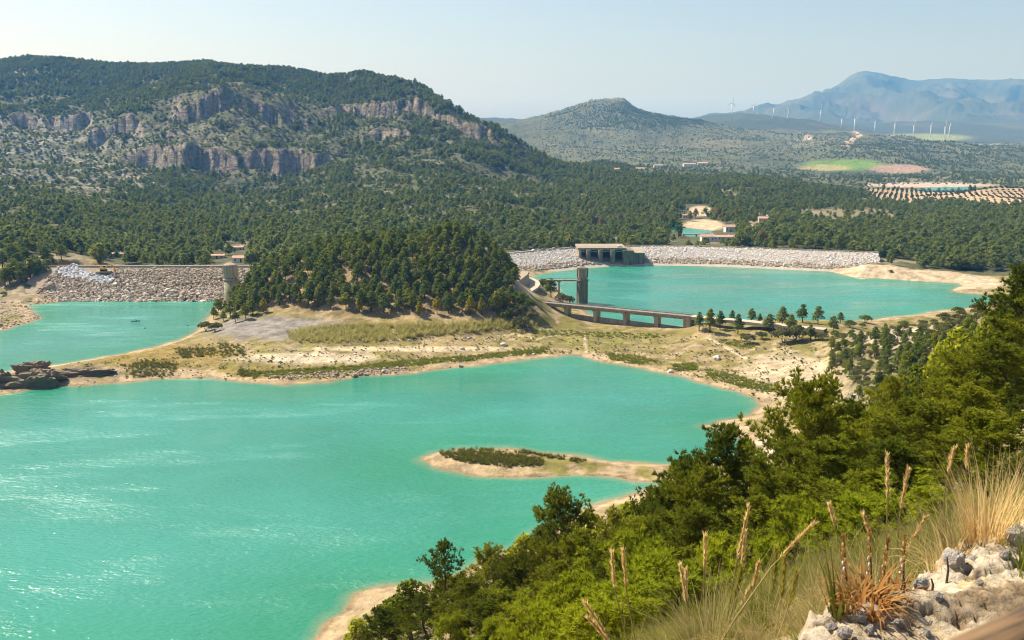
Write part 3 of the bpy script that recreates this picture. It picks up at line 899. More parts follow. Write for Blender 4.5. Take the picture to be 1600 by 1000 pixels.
def rock_material():
    m, nt = new_mat('limestone_ledge')
    tc = N(nt, 'ShaderNodeTexCoord').outputs['Object']
    p = N(nt, 'ShaderNodeBsdfPrincipled')
    p.inputs['Roughness'].default_value = 0.92
    p.inputs['Specular IOR Level'].default_value = 0.15
    n = noise_node(nt, tc, 2.2, 8, 0.68)
    c = ramp(nt, n, [(0.30, (0.30, 0.22, 0.13)), (0.42, (0.50, 0.39, 0.24)), (0.55, (0.60, 0.50, 0.35)), (0.75, (0.66, 0.59, 0.47))])
    grey = ramp(nt, noise_node(nt, tc, 7.0, 6, 0.7), [(0.52, 0.0), (0.64, 1.0)])
    c = mixc(nt, math_n(nt, 'MULTIPLY', grey, 0.35), c, (0.30, 0.27, 0.22))
    lich = ramp(nt, noise_node(nt, tc, 3.1, 5, 0.65), [(0.60, 0.0), (0.70, 1.0)])
    c = mixc(nt, math_n(nt, 'MULTIPLY', lich, 0.6), c, (0.58, 0.40, 0.13))
    dt = N(nt, 'ShaderNodeAttribute'); dt.attribute_name = 'soil_fill'
    c = mixc(nt, dt.outputs['Fac'], c, (0.24, 0.165, 0.09))
    L(nt, c, p.inputs['Base Color'])
    vo = N(nt, 'ShaderNodeTexVoronoi', feature='DISTANCE_TO_EDGE')
    vo.inputs['Scale'].default_value = 5
    L(nt, tc, vo.inputs['Vector'])
    hgt = math_n(nt, 'ADD', noise_node(nt, tc, 14, 8, 0.7), math_n(nt, 'MULTIPLY', math_n(nt, 'MINIMUM', vo.outputs['Distance'], 0.08), 1.5))
    b = N(nt, 'ShaderNodeBump')
    b.inputs['Distance'].default_value = 0.035
    L(nt, hgt, b.inputs['Height'])
    L(nt, b.outputs[0], p.inputs['Normal'])
    L(nt, p.outputs[0], N(nt, 'ShaderNodeOutputMaterial').inputs[0])
    return m
M['ledge'] = rock_material()

def wood_material():
    m, nt = new_mat('rail_timber')
    tc = N(nt, 'ShaderNodeTexCoord').outputs['Object']
    mp = N(nt, 'ShaderNodeMapping')
    mp.inputs['Scale'].default_value = (4.0, 40, 40)
    L(nt, tc, mp.inputs[0])
    c = ramp(nt, noise_node(nt, mp.outputs[0], 1.0, 5, 0.6), [(0.42, (0.03, 0.018, 0.008)), (0.50, (0.16, 0.09, 0.034)), (0.62, (0.24, 0.145, 0.06))])
    p = N(nt, 'ShaderNodeBsdfPrincipled')
    p.inputs['Roughness'].default_value = 0.75
    L(nt, c, p.inputs['Base Color'])
    L(nt, p.outputs[0], N(nt, 'ShaderNodeOutputMaterial').inputs[0])
    return m
M['timber'] = wood_material()

# ------------------------------------------------------------------ dams
def sweep(line, section, closed_ends=True):
    P = [Vector((x, y, 0)) for x, y in line]
    mb = MB(); k = len(section); V = []
    for i, p in enumerate(P):
        d = (P[min(i + 1, len(P) - 1)] - P[max(i - 1, 0)]).normalized()
        n = Vector((-d.y, d.x, 0))            # points away from the camera for lines running to +X
        V += [(p.x + n.x * o, p.y + n.y * o, z) for o, z in section]
    Fs = []
    for i in range(len(P) - 1):
        for j in range(k - 1):
            Fs.append((i * k + j, (i + 1) * k + j, (i + 1) * k + j + 1, i * k + j + 1))
    if closed_ends:
        Fs.append(tuple(range(k))); Fs.append(tuple((len(P) - 1) * k + j for j in range(k - 1, -1, -1)))
    return mb.add(V, Fs)

def along(line, t):
    """point and outward normal at share t of a polyline"""
    P = np.array(line, float)
    s = np.concatenate([[0], np.cumsum(np.hypot(*np.diff(P, axis=0).T))])
    q = np.clip(np.asarray(t, float), 0, 1) * s[-1]
    i = np.clip(np.searchsorted(s, q, side='right') - 1, 0, len(P) - 2)
    f = (q - s[i]) / (s[i + 1] - s[i])
    d = P[i + 1] - P[i]
    d = d / np.linalg.norm(d, axis=-1, keepdims=True)
    return P[i] + (P[i + 1] - P[i]) * f[..., None], np.stack([-d[..., 1], d[..., 0]], -1)

def rock_mesh(name, mat, seed, flat=0.7, sub=2, rough=0.28, size=1.0):
    import bmesh
    bm = bmesh.new()
    bmesh.ops.create_icosphere(bm, subdivisions=sub, radius=1.0)
    for v in bm.verts:
        c = v.co
        a = np.array([c.x, c.y, c.z])
        q = float(gnoise(np.array([a[0] * 1.3 + seed * 7.1]), np.array([a[1] * 1.3 + a[2] * 1.7]), seed)[0])
        q2 = float(gnoise(np.array([a[0] * 3.1 - a[2]]), np.array([a[1] * 3.1 + a[2] * 2.3 + seed]), seed + 5)[0])
        c *= 1 + rough * q * 1.6 + rough * 0.5 * q2
        m = max(abs(c.x), abs(c.y), abs(c.z))
        c *= 1 - 0.25 * (m - 0.6)
        c.z *= flat
        c *= size
    me = bpy.data.meshes.new(name)
    bm.to_mesh(me); bm.free()
    me.materials.append(mat)
    return me

def scatter(name, pts, scl, rots, sources, label, cat, parent=None, kind='stuff'):
    """one mass of alike pieces: a point cloud that carries copies of the source meshes"""
    pts = np.asarray(pts, np.float32)
    me = bpy.data.meshes.new(name)
    me.vertices.add(len(pts))
    me.vertices.foreach_set('co', pts.ravel())
    scl = np.asarray(scl, np.float32)
    if scl.ndim == 1:
        scl = np.repeat(scl[:, None], 3, 1)
    for nm, arr in (('size', scl), ('turn', np.asarray(rots, np.float32))):
        at = me.attributes.new(nm, 'FLOAT_VECTOR', 'POINT')
        at.data.foreach_set('vector', np.ascontiguousarray(arr).ravel())
    o = obj(name, me, parent)
    if parent is not None:
        o.matrix_parent_inverse = Matrix.Translation(-parent.location)
    ng = bpy.data.node_groups.new(name + '_nodes', 'GeometryNodeTree')
    ng.interface.new_socket('Geometry', in_out='INPUT', socket_type='NodeSocketGeometry')
    ng.interface.new_socket('Geometry', in_out='OUTPUT', socket_type='NodeSocketGeometry')
    gi, go = ng.nodes.new('NodeGroupInput'), ng.nodes.new('NodeGroupOutput')
    ip = ng.nodes.new('GeometryNodeInstanceOnPoints')
    jn = ng.nodes.new('GeometryNodeJoinGeometry')
    for s in sources:
        oi = ng.nodes.new('GeometryNodeObjectInfo')
        oi.inputs['Object'].default_value = s
        oi.inputs['As Instance'].default_value = True
        oi.transform_space = 'ORIGINAL'
        ng.links.new(oi.outputs['Geometry'], jn.inputs[0])
    ng.links.new(gi.outputs[0], ip.inputs['Points'])
    ng.links.new(jn.outputs[0], ip.inputs['Instance'])
    ip.inputs['Pick Instance'].default_value = True
    for nm, sock in (('size', 'Scale'), ('turn', 'Rotation')):
        na = ng.nodes.new('GeometryNodeInputNamedAttribute')
        na.data_type = 'FLOAT_VECTOR'
        na.inputs['Name'].default_value = nm
        ng.links.new(na.outputs[0], ip.inputs[sock])
    ng.links.new(ip.outputs[0], go.inputs[0])
    md = o.modifiers.new('copies', 'NODES')
    md.node_group = ng
    if parent is None:
        tag(o, label, cat, kind=kind)
    else:
        o['kind'] = kind
    return o

def rnd_rot(n, tilt=0.0):
    return np.stack([rng.normal(0, 1, n) * tilt, rng.normal(0, 1, n) * tilt, rng.uniform(0, 6.283, n)], 1)

# boulders lying on the near shores; the dam facings are laid with stones like them
BOULD = {}
boulder_spots = [
    ('tan', 0, 553, 588, 1.5, 'rounded tan boulder in the dark rocks by the near lake edge'),
    ('tan', 1, 600, 582, 1.3, 'blocky tan boulder at the water line below the green sedge strip'),
    ('tan', 2, 720, 573, 1.1, 'small tan boulder standing alone on the north beach of the near lake'),
    ('pale', 0, 787, 540, 1.8, 'pale boulder on the dry flat south of the reed bed'),
    ('pale', 1, 722, 546, 1.3, 'low pale boulder between the sandy track and the sedge strip'),
    ('pale', 2, 1120, 562, 2.0, 'cluster-topped pale boulder on the flat below the causeway'),
    ('white', 0, 437, 566, 1.0, 'white stone on the pale sandy bank under the wooded hill'),
    ('white', 1, 1335, 622, 1.4, 'white stone on the bright scree beside the eastern beach'),
]
for k, sd, u, v, s, lab in boulder_spots:
    x, y, z = hit(u, v, 150, 700)
    o = obj('boulder', rock_mesh('boulder', M['stone_' + k], 20 + sd + {'tan': 0, 'pale': 5, 'white': 9}[k], 0.75), None, (x, y, z + s * 0.25))
    o.scale = (s, s, s); o.rotation_euler = (0, 0, sd * 1.3)
    tag(o, lab, 'boulder', 'boulders on the dried lake floor')
    BOULD.setdefault(k, []).append(o)

CR_W, CR_E = 16.4, 11.6
dam_w = thing('rockfill_dam', 'long rockfill dam of tan boulders closing the western arm of the lake', 'dam', (-210, 640, 0))
def under(root, mb, name, mat, smooth=False):
    o = mb.build(name, mat, None, smooth)
    o.parent = root
    o.matrix_parent_inverse = Matrix.Translation(-root.location)
    return o
under(dam_w, sweep(DAM_W, [(-44, -3), (-4.6, CR_W - 0.1), (4.6, CR_W - 0.1), (40, -8)]), 'embankment', M['dirt'])
under(dam_w, sweep(DAM_W, [(-4.0, CR_W - 0.3), (-4.0, CR_W + 0.02), (4.2, CR_W + 0.02), (4.2, CR_W - 0.3)]), 'crest_road', M['asphalt'])
under(dam_w, sweep(DAM_W, [(-4.9, CR_W - 0.6), (-4.9, CR_W + 0.8), (-4.4, CR_W + 0.8), (-4.4, CR_W - 0.6)]), 'parapet', M['pale_concrete'])
def facing(line, t0, t1, o0, z0, o1, z1, n, keep=None):
    t = rng.uniform(t0, t1, n); f = rng.uniform(0, 1, n)
    p, nn = along(line, t)
    off = o0 + (o1 - o0) * f
    P = np.stack([p[:, 0] + nn[:, 0] * off, p[:, 1] + nn[:, 1] * off, z0 + (z1 - z0) * f], 1)
    if keep is not None:
        P = P[keep(P, t, f)]
    return P
def white_patch(P):
    u, v = proj(P[:, 0], P[:, 1], P[:, 2])
    w = fbm(P[:, 0] / 6, P[:, 1] / 6, 2, 5) * 4
    return (v < 441 + w) & (v > np.interp(u, [80, 120, 150, 175], [412, 418, 428, 434])) & (v < np.interp(u, [85, 130, 178, 182], [424, 438, 442, 425]) + w) & (u < 180 + w)
P = facing(DAM_W, 0.05, 1, -4.8, CR_W - 0.2, -42, -0.6, 11000)
wp = white_patch(P)
Pw, Pt = P[wp], P[~wp]
f = (CR_W - Pt[:, 2]) / CR_W
u_, v_ = proj(Pt[:, 0], Pt[:, 1], Pt[:, 2])
earth = (v_ < 425) & (u_ < 178) & (u_ > 110)
Pt, f = Pt[~earth], f[~earth]
scatter('riprap', Pt, (0.35 + 0.55 * f) * np.exp(rng.normal(0, 0.35, len(Pt))), rnd_rot(len(Pt), 0.5), BOULD['tan'] + BOULD['pale'][:1], None, None, dam_w)
Pw = np.concatenate([Pw, Pw + rng.normal(0, 0.5, Pw.shape)])
scatter('fresh_riprap', Pw, 0.55 * np.exp(rng.normal(0, 0.35, len(Pw))), rnd_rot(len(Pw), 0.5), BOULD['white'], None, None, dam_w)

dam_e = thing('rockfill_dam', 'curved rockfill dam faced with pale stones and holding a gated spillway', 'dam', (100, 800, 0))
e0 = DAM_E
under(dam_e, sweep(e0, [(-40, -1.2), (-4.0, CR_E - 0.1), (4.0, CR_E - 0.1), (30, -4)]), 'embankment', M['pale_fill'])
under(dam_e, sweep(e0, [(-3.6, CR_E - 0.3), (-3.6, CR_E + 0.02), (3.6, CR_E + 0.02), (3.6, CR_E - 0.3)]), 'crest_road', M['asphalt'])
under(dam_e, sweep(e0, [(-4.3, CR_E - 0.6), (-4.3, CR_E + 0.7), (-3.9, CR_E + 0.7), (-3.9, CR_E - 0.6)]), 'parapet', M['concrete'])
P = facing(e0, 0, 1, -4.2, CR_E - 0.2, -38.5, -0.5, 15000)
f = (CR_E - P[:, 2]) / CR_E
sp = (P[:, 0] > 51) & (P[:, 0] < 104) & (P[:, 1] > 763)
lowest = f + 0.12 * fbm(P[:, 0] / 12, P[:, 1] / 12, 2, 8) > 0.62
sandy = f > 0.86
ua, ta = P[~sp & ~lowest], P[~sp & lowest & ~sandy]
scatter('pale_riprap', ua, 0.52 * np.exp(rng.normal(0, 0.3, len(ua))), rnd_rot(len(ua), 0.5), BOULD['pale'] + BOULD['white'], None, None, dam_e)
scatter('brown_riprap', ta, 0.62 * np.exp(rng.normal(0, 0.35, len(ta))), rnd_rot(len(ta), 0.5), BOULD['tan'] + BOULD['pale'][:1], None, None, dam_e)

# spillway: piers, bays with steel gates, road deck and stepped side wall
SX, SY = 52.5, 772.0
sw = thing('spillway', 'stained concrete spillway with four dark gate bays in the pale dam', 'spillway', (SX, SY, 0))
def sl(mb, name, mat):                       # local frame of the spillway
    return mb.build(name, mat, sw)
base_z, top_z = -0.5, 13.7
sl(MB().box((17.5, 3.5, 1.2), (36, 16, 4.4)), 'sill', M['dark_concrete'])
sl(MB().box((0.2, 9.0, 5.6), (1.9, 27, 12.6)), 'side_wall', M['pale_concrete'])
pier_x = [6.8, 16.0, 25.6]
for px in pier_x:
    out = [(px + 2.0 * math.cos(a), -4.2 + 2.6 * math.sin(a)) for a in np.linspace(math.pi, 2 * math.pi, 9)] + [(px + 2.0, 10), (px - 2.0, 10)]
    sl(MB().prism(out, base_z, top_z - 1.6), 'pier', M['dark_concrete'])
bays = [(1.2, 4.75), (8.85, 13.95), (18.05, 23.55), (27.65, 33.2)]
for a_, b_ in bays:
    arc = [(-0.5 + 1.6 * math.cos(t), 3.6 + 5.6 * (t / 1.5)) for t in np.linspace(0.1, 1.5, 7)]
    g = MB(); n = len(arc)
    V = [(x, y + 2.5, z) for x in (a_ + 0.03, b_ - 0.03) for y, z in arc] + [(x, 6.0, z) for x in (a_ + 0.03, b_ - 0.03) for _, z in arc]
    Fs = [(i, n + i, n + i + 1, i + 1) for i in range(n - 1)] + [(2 * n + i, 2 * n + i + 1, 3 * n + i + 1, 3 * n + i) for i in range(n - 1)]
    sl(g.add(V, Fs), 'gate', M['gate'])
    sl(MB().box(((a_ + b_) / 2, -1.6, 10.6), (b_ - a_ - 0.06, 0.9, 1.0)), 'lintel', M['pale_concrete'])
sl(MB().box((17.2, 11.6, top_z - 0.9), (37.6, 29.4, 1.4)), 'deck', M['concrete'])
rl = MB().box((17.2, -2.9, top_z + 0.65), (37.6, 0.12, 0.12))
for k in range(19):
    rl.box((-1.2 + k * 2.04, -2.9, top_z + 0.2), (0.1, 0.1, 0.8))
sl(rl, 'railing', M['steel'])
sl(MB().box((36.4, 9.2, 5.6), (6.2, 30.0, 12.4)), 'end_block', M['dark_concrete'])
sl(MB().box((40.6, 8.6, 6.6), (2.1, 29.0, 10.2)).box((46.0, 9.2, 4.0), (8.7, 25.0, 10.4)), 'wing_wall', M['dark_concrete'])
sl(MB().box((45.9, 9.4, 9.45), (9.3, 25.6, 0.5)), 'wall_coping', M['concrete'])

# intake towers with their footbridges
def ring(r, n, ph=0.0, c=(0, 0)):
    return [(c[0] + r * math.cos(ph + 2 * math.pi * k / n), c[1] + r * math.sin(ph + 2 * math.pi * k / n)) for k in range(n)]
def tower(loc, r, top, split, mats, label, n, dome):
    t = thing('intake_tower', label, 'tower', loc)
    MB().prism(ring(r, n, 0.2), -6, split - 0.35).build('shaft', mats[0], t, n > 12)
    if n > 12:
        t.children[0].data.polygons.foreach_set('use_smooth', [len(p.vertices) < 5 for p in t.children[0].data.polygons])
    for zb_ in np.arange(2.4, split - 1, 3.1):
        MB().prism(ring(r + 0.05, n, 0.2), zb_, zb_ + 0.16).build('construction_joint', mats[2], t)
    MB().prism(ring(r + 0.55, n, 0.2), split - 0.34, split + 0.12).build('gallery_ring', mats[2], t)
    MB().prism(ring(r * 0.93, n, 0.2), split + 0.13, top - (1.2 if dome else 0.5)).build('head', mats[1], t)
    for k in range(n if n < 12 else 12):
        a = 0.2 + 2 * math.pi * (k + 0.5) / (n if n < 12 else 12)
        ri_ = r * 0.93 * (math.cos(math.pi / n)) + 0.02
        MB().box((ri_ * math.cos(a), ri_ * math.sin(a), split + 1.0), (0.12, 0.9, 0.7), a).build('window', M['window'], t)
        a2 = 0.2 + 2 * math.pi * k / (n if n < 12 else 12)
        MB().box((r * 0.93 * math.cos(a2), r * 0.93 * math.sin(a2), (split + top) / 2 + 0.4), (0.5, 0.35, top - split - 2.6), a2).build('rib', mats[0], t)
    if dome:
        mb = MB()
        mb.prism(ring(r * 0.99, n, 0.2), top - 1.19, top - 0.7, 0.9).prism(ring(r * 0.88, n, 0.2), top - 0.69, top, 0.45)
        mb.build('roof', mats[2], t)
    else:
        MB().prism(ring(r * 1.0, n, 0.2), top - 0.49, top).build('roof', mats[2], t)
        pass
        for k in range(3):
            MB().box((-1 + k * 1.2, 0.5 * k - 0.6, top + 0.3), (0.5, 0.5, 0.6)).build('roof_hatch', mats[0], t)
    return t
xw, yw, _ = PY(361, 440, 592)
tower((xw, yw, 0), 4.2, 24.2, 14.5, (M['pale_concrete'], M['pale_concrete'], M['concrete']), 'round pale concrete intake tower with domed top before the western dam', 20, True)
xe, ye, _ = PZ(909.5, 473, 0)
tower((xe, ye, 0), 3.55, 21.4, 13.9, (M['dark_concrete'], M['concrete'], M['dark_concrete']), 'dark stained concrete intake tower rising out of the eastern reservoir', 8, False)
fb = thing('footbridge', 'thin concrete footbridge joining the pale round tower to the hill', 'footbridge', (xw + 4, yw, 14))
mbb = MB().box((12.5, 0.6, 0.0), (16.2, 1.8, 0.6)); mbb.build('deck', M['pale_concrete'], fb)
MB().box((12.5, -0.25, 0.75), (16.2, 0.08, 0.08)).box((12.5, 1.4, 0.75), (16.2, 0.08, 0.08)).build('railing', M['steel'], fb)
MB().box((20.4, 0.6, -2), (1.6, 2.6, 5)).build('abutment', M['pale_concrete'], fb)
fe = thing('footbridge', 'slim footbridge on one pier reaching the dark tower from the bushy bank', 'footbridge', (xe - 3.4, ye + 0.5, 13.6))
MB().box((-9.2, 0, 0), (18.2, 1.8, 0.8)).build('deck', M['concrete'], fe)
rl = MB().box((-9.2, -0.8, 1.2), (18.2, 0.08, 0.08)).box((-9.2, 0.8, 1.2), (18.2, 0.08, 0.08))
for k in range(10):
    rl.box((-0.4 - k * 1.95, -0.8, 0.8), (0.08, 0.08, 0.8)).box((-0.4 - k * 1.95, 0.8, 0.8), (0.08, 0.08, 0.8))
rl.build('railing', M['steel'], fe)
MB().box((-10.6, 0, -8.4), (0.9, 1.6, 16.0)).box((-10.6, 0, -0.7), (2.4, 1.9, 0.6)).build('pier', M['pale_concrete'], fe)

# ------------------------------------------------------------------ causeway bridge over the low weir
A = Vector(PZ(829, 470, 9.2)); B = Vector(PZ(1074, 493, 9.2))
d = (B - A); LB = d.length; ang = math.atan2(d.y, d.x)
br = thing('road_bridge', 'low concrete road bridge on square piers crossing above the weir', 'bridge', (A.x, A.y, 0), ang)
def bl(mb, name, mat, smooth=False):
    return mb.build(name, mat, br, smooth)
bl(MB().box((LB / 2, 0, 8.85), (LB + 6, 6.2, 0.5)), 'deck', M['concrete'])
bl(MB().box((LB / 2, 0, 9.13), (LB + 5.8, 5.2, 0.05)), 'road_surface', M['asphalt'])
for s in (-1, 1):
    bl(MB().box((LB / 2, s * 2.2, 8.05), (LB + 2, 0.6, 1.08)), 'girder', M['concrete'])
    bl(MB().box((LB / 2, s * 2.95, 9.3), (LB + 6, 0.26, 0.38)), 'kerb', M['pale_concrete'])
    rl = MB().box((LB / 2, s * 2.95, 10.15), (LB + 6, 0.07, 0.09)).box((LB / 2, s * 2.95, 9.8), (LB + 6, 0.05, 0.06))
    for k in range(31):
        rl.box((-2.5 + k * (LB + 5) / 30, s * 2.95, 9.82), (0.08, 0.08, 0.7))
    bl(rl, 'railing', M['steel'])
us = [891, 938, 984, 1031]
for u in us:
    t = (u - 829) / (1074 - 829.0)
    xl = LB * t * (1 - 0.0)
    bl(MB().box((xl, 0, 3.2), (2.1, 4.6, 8.0)).box((xl, 0, 7.3), (3.0, 5.6, 0.45)), 'pier', M['pale_concrete'])
bl(MB().box((1.5, 0, 3.5), (6, 7.0, 9.6)), 'abutment', M['pale_concrete'])
bl(MB().box((LB + 1, 0, 3.5), (4, 6.6, 9.6)), 'abutment', M['concrete'])
wr = thing('weir_wall', 'long grey brown concrete weir wall between the bridge piers', 'wall', (A.x, A.y, 0), ang)
edges = [4.6] + [LB * (u - 829) / 245.0 for u in us] + [LB - 1.1]
for i in range(5):
    a_, b_ = edges[i] + (1.08 if i else 0), edges[i + 1] - (1.08 if i < 4 else 0)
    z0, z1 = 4.4 - 0.25 * i, 3.9 - 0.25 * i
    y0, y1, yb = -0.3, 0.5, -1.5
    V = [(a_, yb, -1.5), (b_, yb, -1.5), (b_, y0, z1), (a_, y0, z0), (a_, y1, z0), (b_, y1, z1), (b_, y1, -1.5), (a_, y1, -1.5)]
    MB().add(V, [(0, 1, 2, 3), (3, 2, 5, 4), (4, 5, 6, 7), (0, 3, 4, 7), (1, 6, 5, 2), (0, 7, 6, 1)]).build('wall_panel', M['concrete'], wr)
for i, xl in enumerate((14, 29, 44, 55, 61, 67, 76)):
    if xl < LB - 3:
        MB().box((xl, -2.6, 0.9 if i < 3 else 0.7), (5.2, 1.4, 0.7)).build('footing_slab', M['pale_concrete'], wr)

# approach road sheet, a step above the bank
def ribbon(pts, w, lift=0.06):
    mb = MB(); V = []
    P = [Vector(p) for p in pts]
    for i, p in enumerate(P):
        dd = (P[min(i + 1, len(P) - 1)] - P[max(i - 1, 0)]); dd.z = 0; dd.normalize()
        n_ = Vector((-dd.y, dd.x, 0))
        V += [(p.x - n_.x * w / 2, p.y - n_.y * w / 2, p.z - 1.5), (p.x - n_.x * w / 2, p.y - n_.y * w / 2, p.z + lift), (p.x + n_.x * w / 2, p.y + n_.y * w / 2, p.z + lift), (p.x + n_.x * w / 2, p.y + n_.y * w / 2, p.z - 1.5)]
    k = 4
    Fs = [(i * k + j, (i + 1) * k + j, (i + 1) * k + j + 1, i * k + j + 1) for i in range(len(P) - 1) for j in range(3)]
    return mb.add(V, Fs)
M['track'] = simple_mat('pale_dirt_road', (0.54, 0.45, 0.33), (0.44, 0.36, 0.25), 0.25, 0.95, 0.05, 2)
rp = [PZ(u, v, z) for u, v, z in ((834, 470.5, 9.25), (822, 469, 9.4), (812, 466, 9.6), (812, 461, 9.8), (822, 455, 10), (832, 449, 10.2), (836, 444, 10.3), (834, 439, 10.4), (828, 436, 10.5), (818, 433, 10.8))]
tag(ribbon(rp, 6.5).build('road', M['track']), 'pale dirt road curving from the bridge round the wooded hill', 'road', kind='structure')
dE = d.normalized()
rp2 = [B + dE * 2.5 + Vector((0, 0, 0.05)), B + dE * 12, B + dE * 26 + Vector((0, 0, 0.2)), Vector(PZ(1245, 510, 9.4)), Vector(PZ(1290, 514, 9.6))]
tag(ribbon(rp2, 5.5).build('road', M['track']), 'pale road continuing over the causeway behind the pines', 'road', kind='structure')
# retaining cut beside the road
cut = MB(); V = []
for u, v, hh in ((826, 437, 5), (831, 441, 6.5), (829, 447, 7), (820, 453, 6.5), (809, 459, 5.5), (800, 463, 4)):
    x, y, z = PZ(u - 3, v, 9.6)
    V += [(x, y, z - 1), (x - 0.8, y + 0.6, z + hh), (x - 5, y + 3, z + hh + 0.4)]
Fs = [(i * 3 + j, (i + 1) * 3 + j, (i + 1) * 3 + j + 1, i * 3 + j + 1) for i in range(5) for j in range(2)]
tag(cut.add(V, Fs).build('rock_cutting', M['stone_tan']), 'tan rock face cut into the hill beside the curving road', 'rock face')

# ------------------------------------------------------------------ plants: meshes
def blades(P, D, n, ln, wd, spread, seed, droop=0.0):
    """n narrow triangles at every tuft: P positions, D axes"""
    r = np.random.default_rng(seed)
    m = len(P)
    P = np.repeat(P, n, 0); D = np.repeat(D, n, 0)
    q = r.normal(0, 1, (m * n, 3))
    dirv = D + spread * q / np.linalg.norm(q, axis=1, keepdims=True)
    dirv[:, 2] -= droop
    dirv /= np.linalg.norm(dirv, axis=1, keepdims=True)
    side = np.cross(dirv, r.normal(0, 1, (m * n, 3)))
    side /= np.linalg.norm(side, axis=1, keepdims=True) + 1e-9
    l = ln * r.uniform(0.6, 1.25, (m * n, 1))
    w = wd * r.uniform(0.7, 1.3, (m * n, 1))
    V = np.stack([P + dirv * l * 0.05 - side * w / 2, P + dirv * l * 0.35 + side * w / 2, P + dirv * l], 1).reshape(-1, 3)
    return V, np.arange(len(V)).reshape(-1, 3)

def pine_near(seed, h=8.0, spread=2.6, nb=30, mat='pine_near', dens=1.0, low=0.12, lean=0.04, bl=0.22, bw=0.045, pr=0.30):
    r = np.random.default_rng(seed)
    tw = MB()
    n = 10
    tz = np.linspace(0, 1, n)
    ph = r.uniform(0, 6.28)
    tx = h * (lean * tz + 0.03 * np.sin(tz * 7 + ph)); ty = h * (0.03 * np.sin(tz * 5 + ph * 2))
    T = np.stack([tx, ty, tz * h * 0.96], 1)
    tw.tube([(p[0], p[1], p[2] - (0.5 if i == 0 else 0)) for i, p in enumerate(T)], list(0.016 * h * (1 - tz * 0.88) + 0.01), 7)
    P, D = [], []
    for b in range(nb):
        t = low + (1 - low) * ((b + r.uniform(0, 1)) / nb) ** 0.85
        t = min(t, 0.99)
        o = np.array([np.interp(t, tz, T[:, k]) for k in range(3)])
        az = b * 2.4 + r.uniform(-0.5, 0.5)
        prof = math.sin(min(1, (t - low) / 0.22 + 0.35) * math.pi / 2) * (1 - t ** 2.2) ** 0.62
        ln = spread * max(0.18, prof) * r.uniform(0.65, 1.2)
        el = lerp(0.12, 1.0, t) + r.uniform(-0.15, 0.2)
        d0 = np.array([math.cos(az) * math.cos(el), math.sin(az) * math.cos(el), math.sin(el)])
        m = 6
        pts = [o + d0 * ln * s + np.array([0, 0, 0.22 * ln * s * s]) + r.normal(0, 0.03 * ln, 3) * s for s in np.linspace(0, 1, m)]
        tw.tube(pts, list(np.linspace(0.0055 * h * (1 - t * 0.6), 0.008, m)), 4, False)
        nsub = int(2 + ln * 2.2)
        for q in range(nsub + 1):
            s = 0.28 + 0.72 * (q + r.uniform(0, 0.8)) / (nsub + 1)
            i = min(int(s * (m - 1)), m - 2); fr = s * (m - 1) - i
            so = pts[i] * (1 - fr) + pts[i + 1] * fr
            sdv = d0 * 0.7 + r.normal(0, 0.55, 3) + np.array([0, 0, 0.45])
            sdv /= np.linalg.norm(sdv)
            sl_ = ln * r.uniform(0.16, 0.34) * (1.25 - 0.5 * s) + 0.15
            tw.tube([so, so + sdv * sl_], [0.012, 0.005], 3, False)
            npf = max(1, int(round(sl_ / 0.30)))
            for pf in range(npf):               # puffs of needles along the twig, the last at its tip
                ctr = so + sdv * sl_ * (pf + 1) / npf + r.normal(0, 0.04, 3)
                rad = pr * r.uniform(0.75, 1.3)
                for k in range(int(9 * dens)):
                    qv = r.normal(0, 1, 3); qv /= np.linalg.norm(qv)
                    if qv[2] < -0.3:
                        qv[2] *= -0.6
                    P.append(ctr + qv * rad * r.uniform(0.15, 0.7)); D.append(qv + sdv * 0.5)
        for k in range(int(6 * dens)):
            P.append(pts[-1] + r.normal(0, 0.07, 3)); D.append(d0 * 0.6 + np.array([0, 0, 0.6]))
    for k in range(int(14 * dens)):
        P.append(T[-1] + np.array([0, 0, -0.09 * k]) + r.normal(0, 0.05, 3)); D.append(np.array([0, 0, 1.0]))
    V, Fc = blades(np.array(P), np.array(D), 12, bl, bw, 0.6, seed + 1)
    return tw.mesh('trunk', M['bark'], True), mesh_np('crown', V, Fc, [M[mat]])

def leaf_cloud(lumps, n, size, seed, mat, out=0.75):
    """small leaf faces over the shells of a handful of lumps; lumps: (x, y, z, rx, rz)"""
    r = np.random.default_rng(seed)
    Ls = np.array(lumps)
    w = Ls[:, 3] ** 2; w = w / w.sum()
    k = r.choice(len(Ls), n, p=w)
    q = r.normal(0, 1, (n, 3)); q /= np.linalg.norm(q, axis=1, keepdims=True)
    q[:, 2] = np.where(q[:, 2] < -0.35, -q[:, 2], q[:, 2])
    rad = r.uniform(0.55, 1.06, n) ** 0.6
    c = Ls[k]
    P = c[:, :3] + q * np.stack([c[:, 3], c[:, 3], c[:, 4]], 1) * rad[:, None]
    nrm = q * out + r.normal(0, 0.45, (n, 3))
    nrm /= np.linalg.norm(nrm, axis=1, keepdims=True)
    a = np.cross(nrm, r.normal(0, 1, (n, 3))); a /= np.linalg.norm(a, axis=1, keepdims=True) + 1e-9
    b = np.cross(nrm, a)
    s = size * r.uniform(0.55, 1.3, (n, 1))
    V = np.stack([P - a * s * 0.5 - b * s * 0.35, P + a * s * 0.5 - b * s * 0.3, P + a * s * 0.15 * r.normal(0, 1, (n, 1)) + b * s * 0.75], 1).reshape(-1, 3)
    return mesh_np('crown', V, np.arange(len(V)).reshape(-1, 3), [M[mat]])

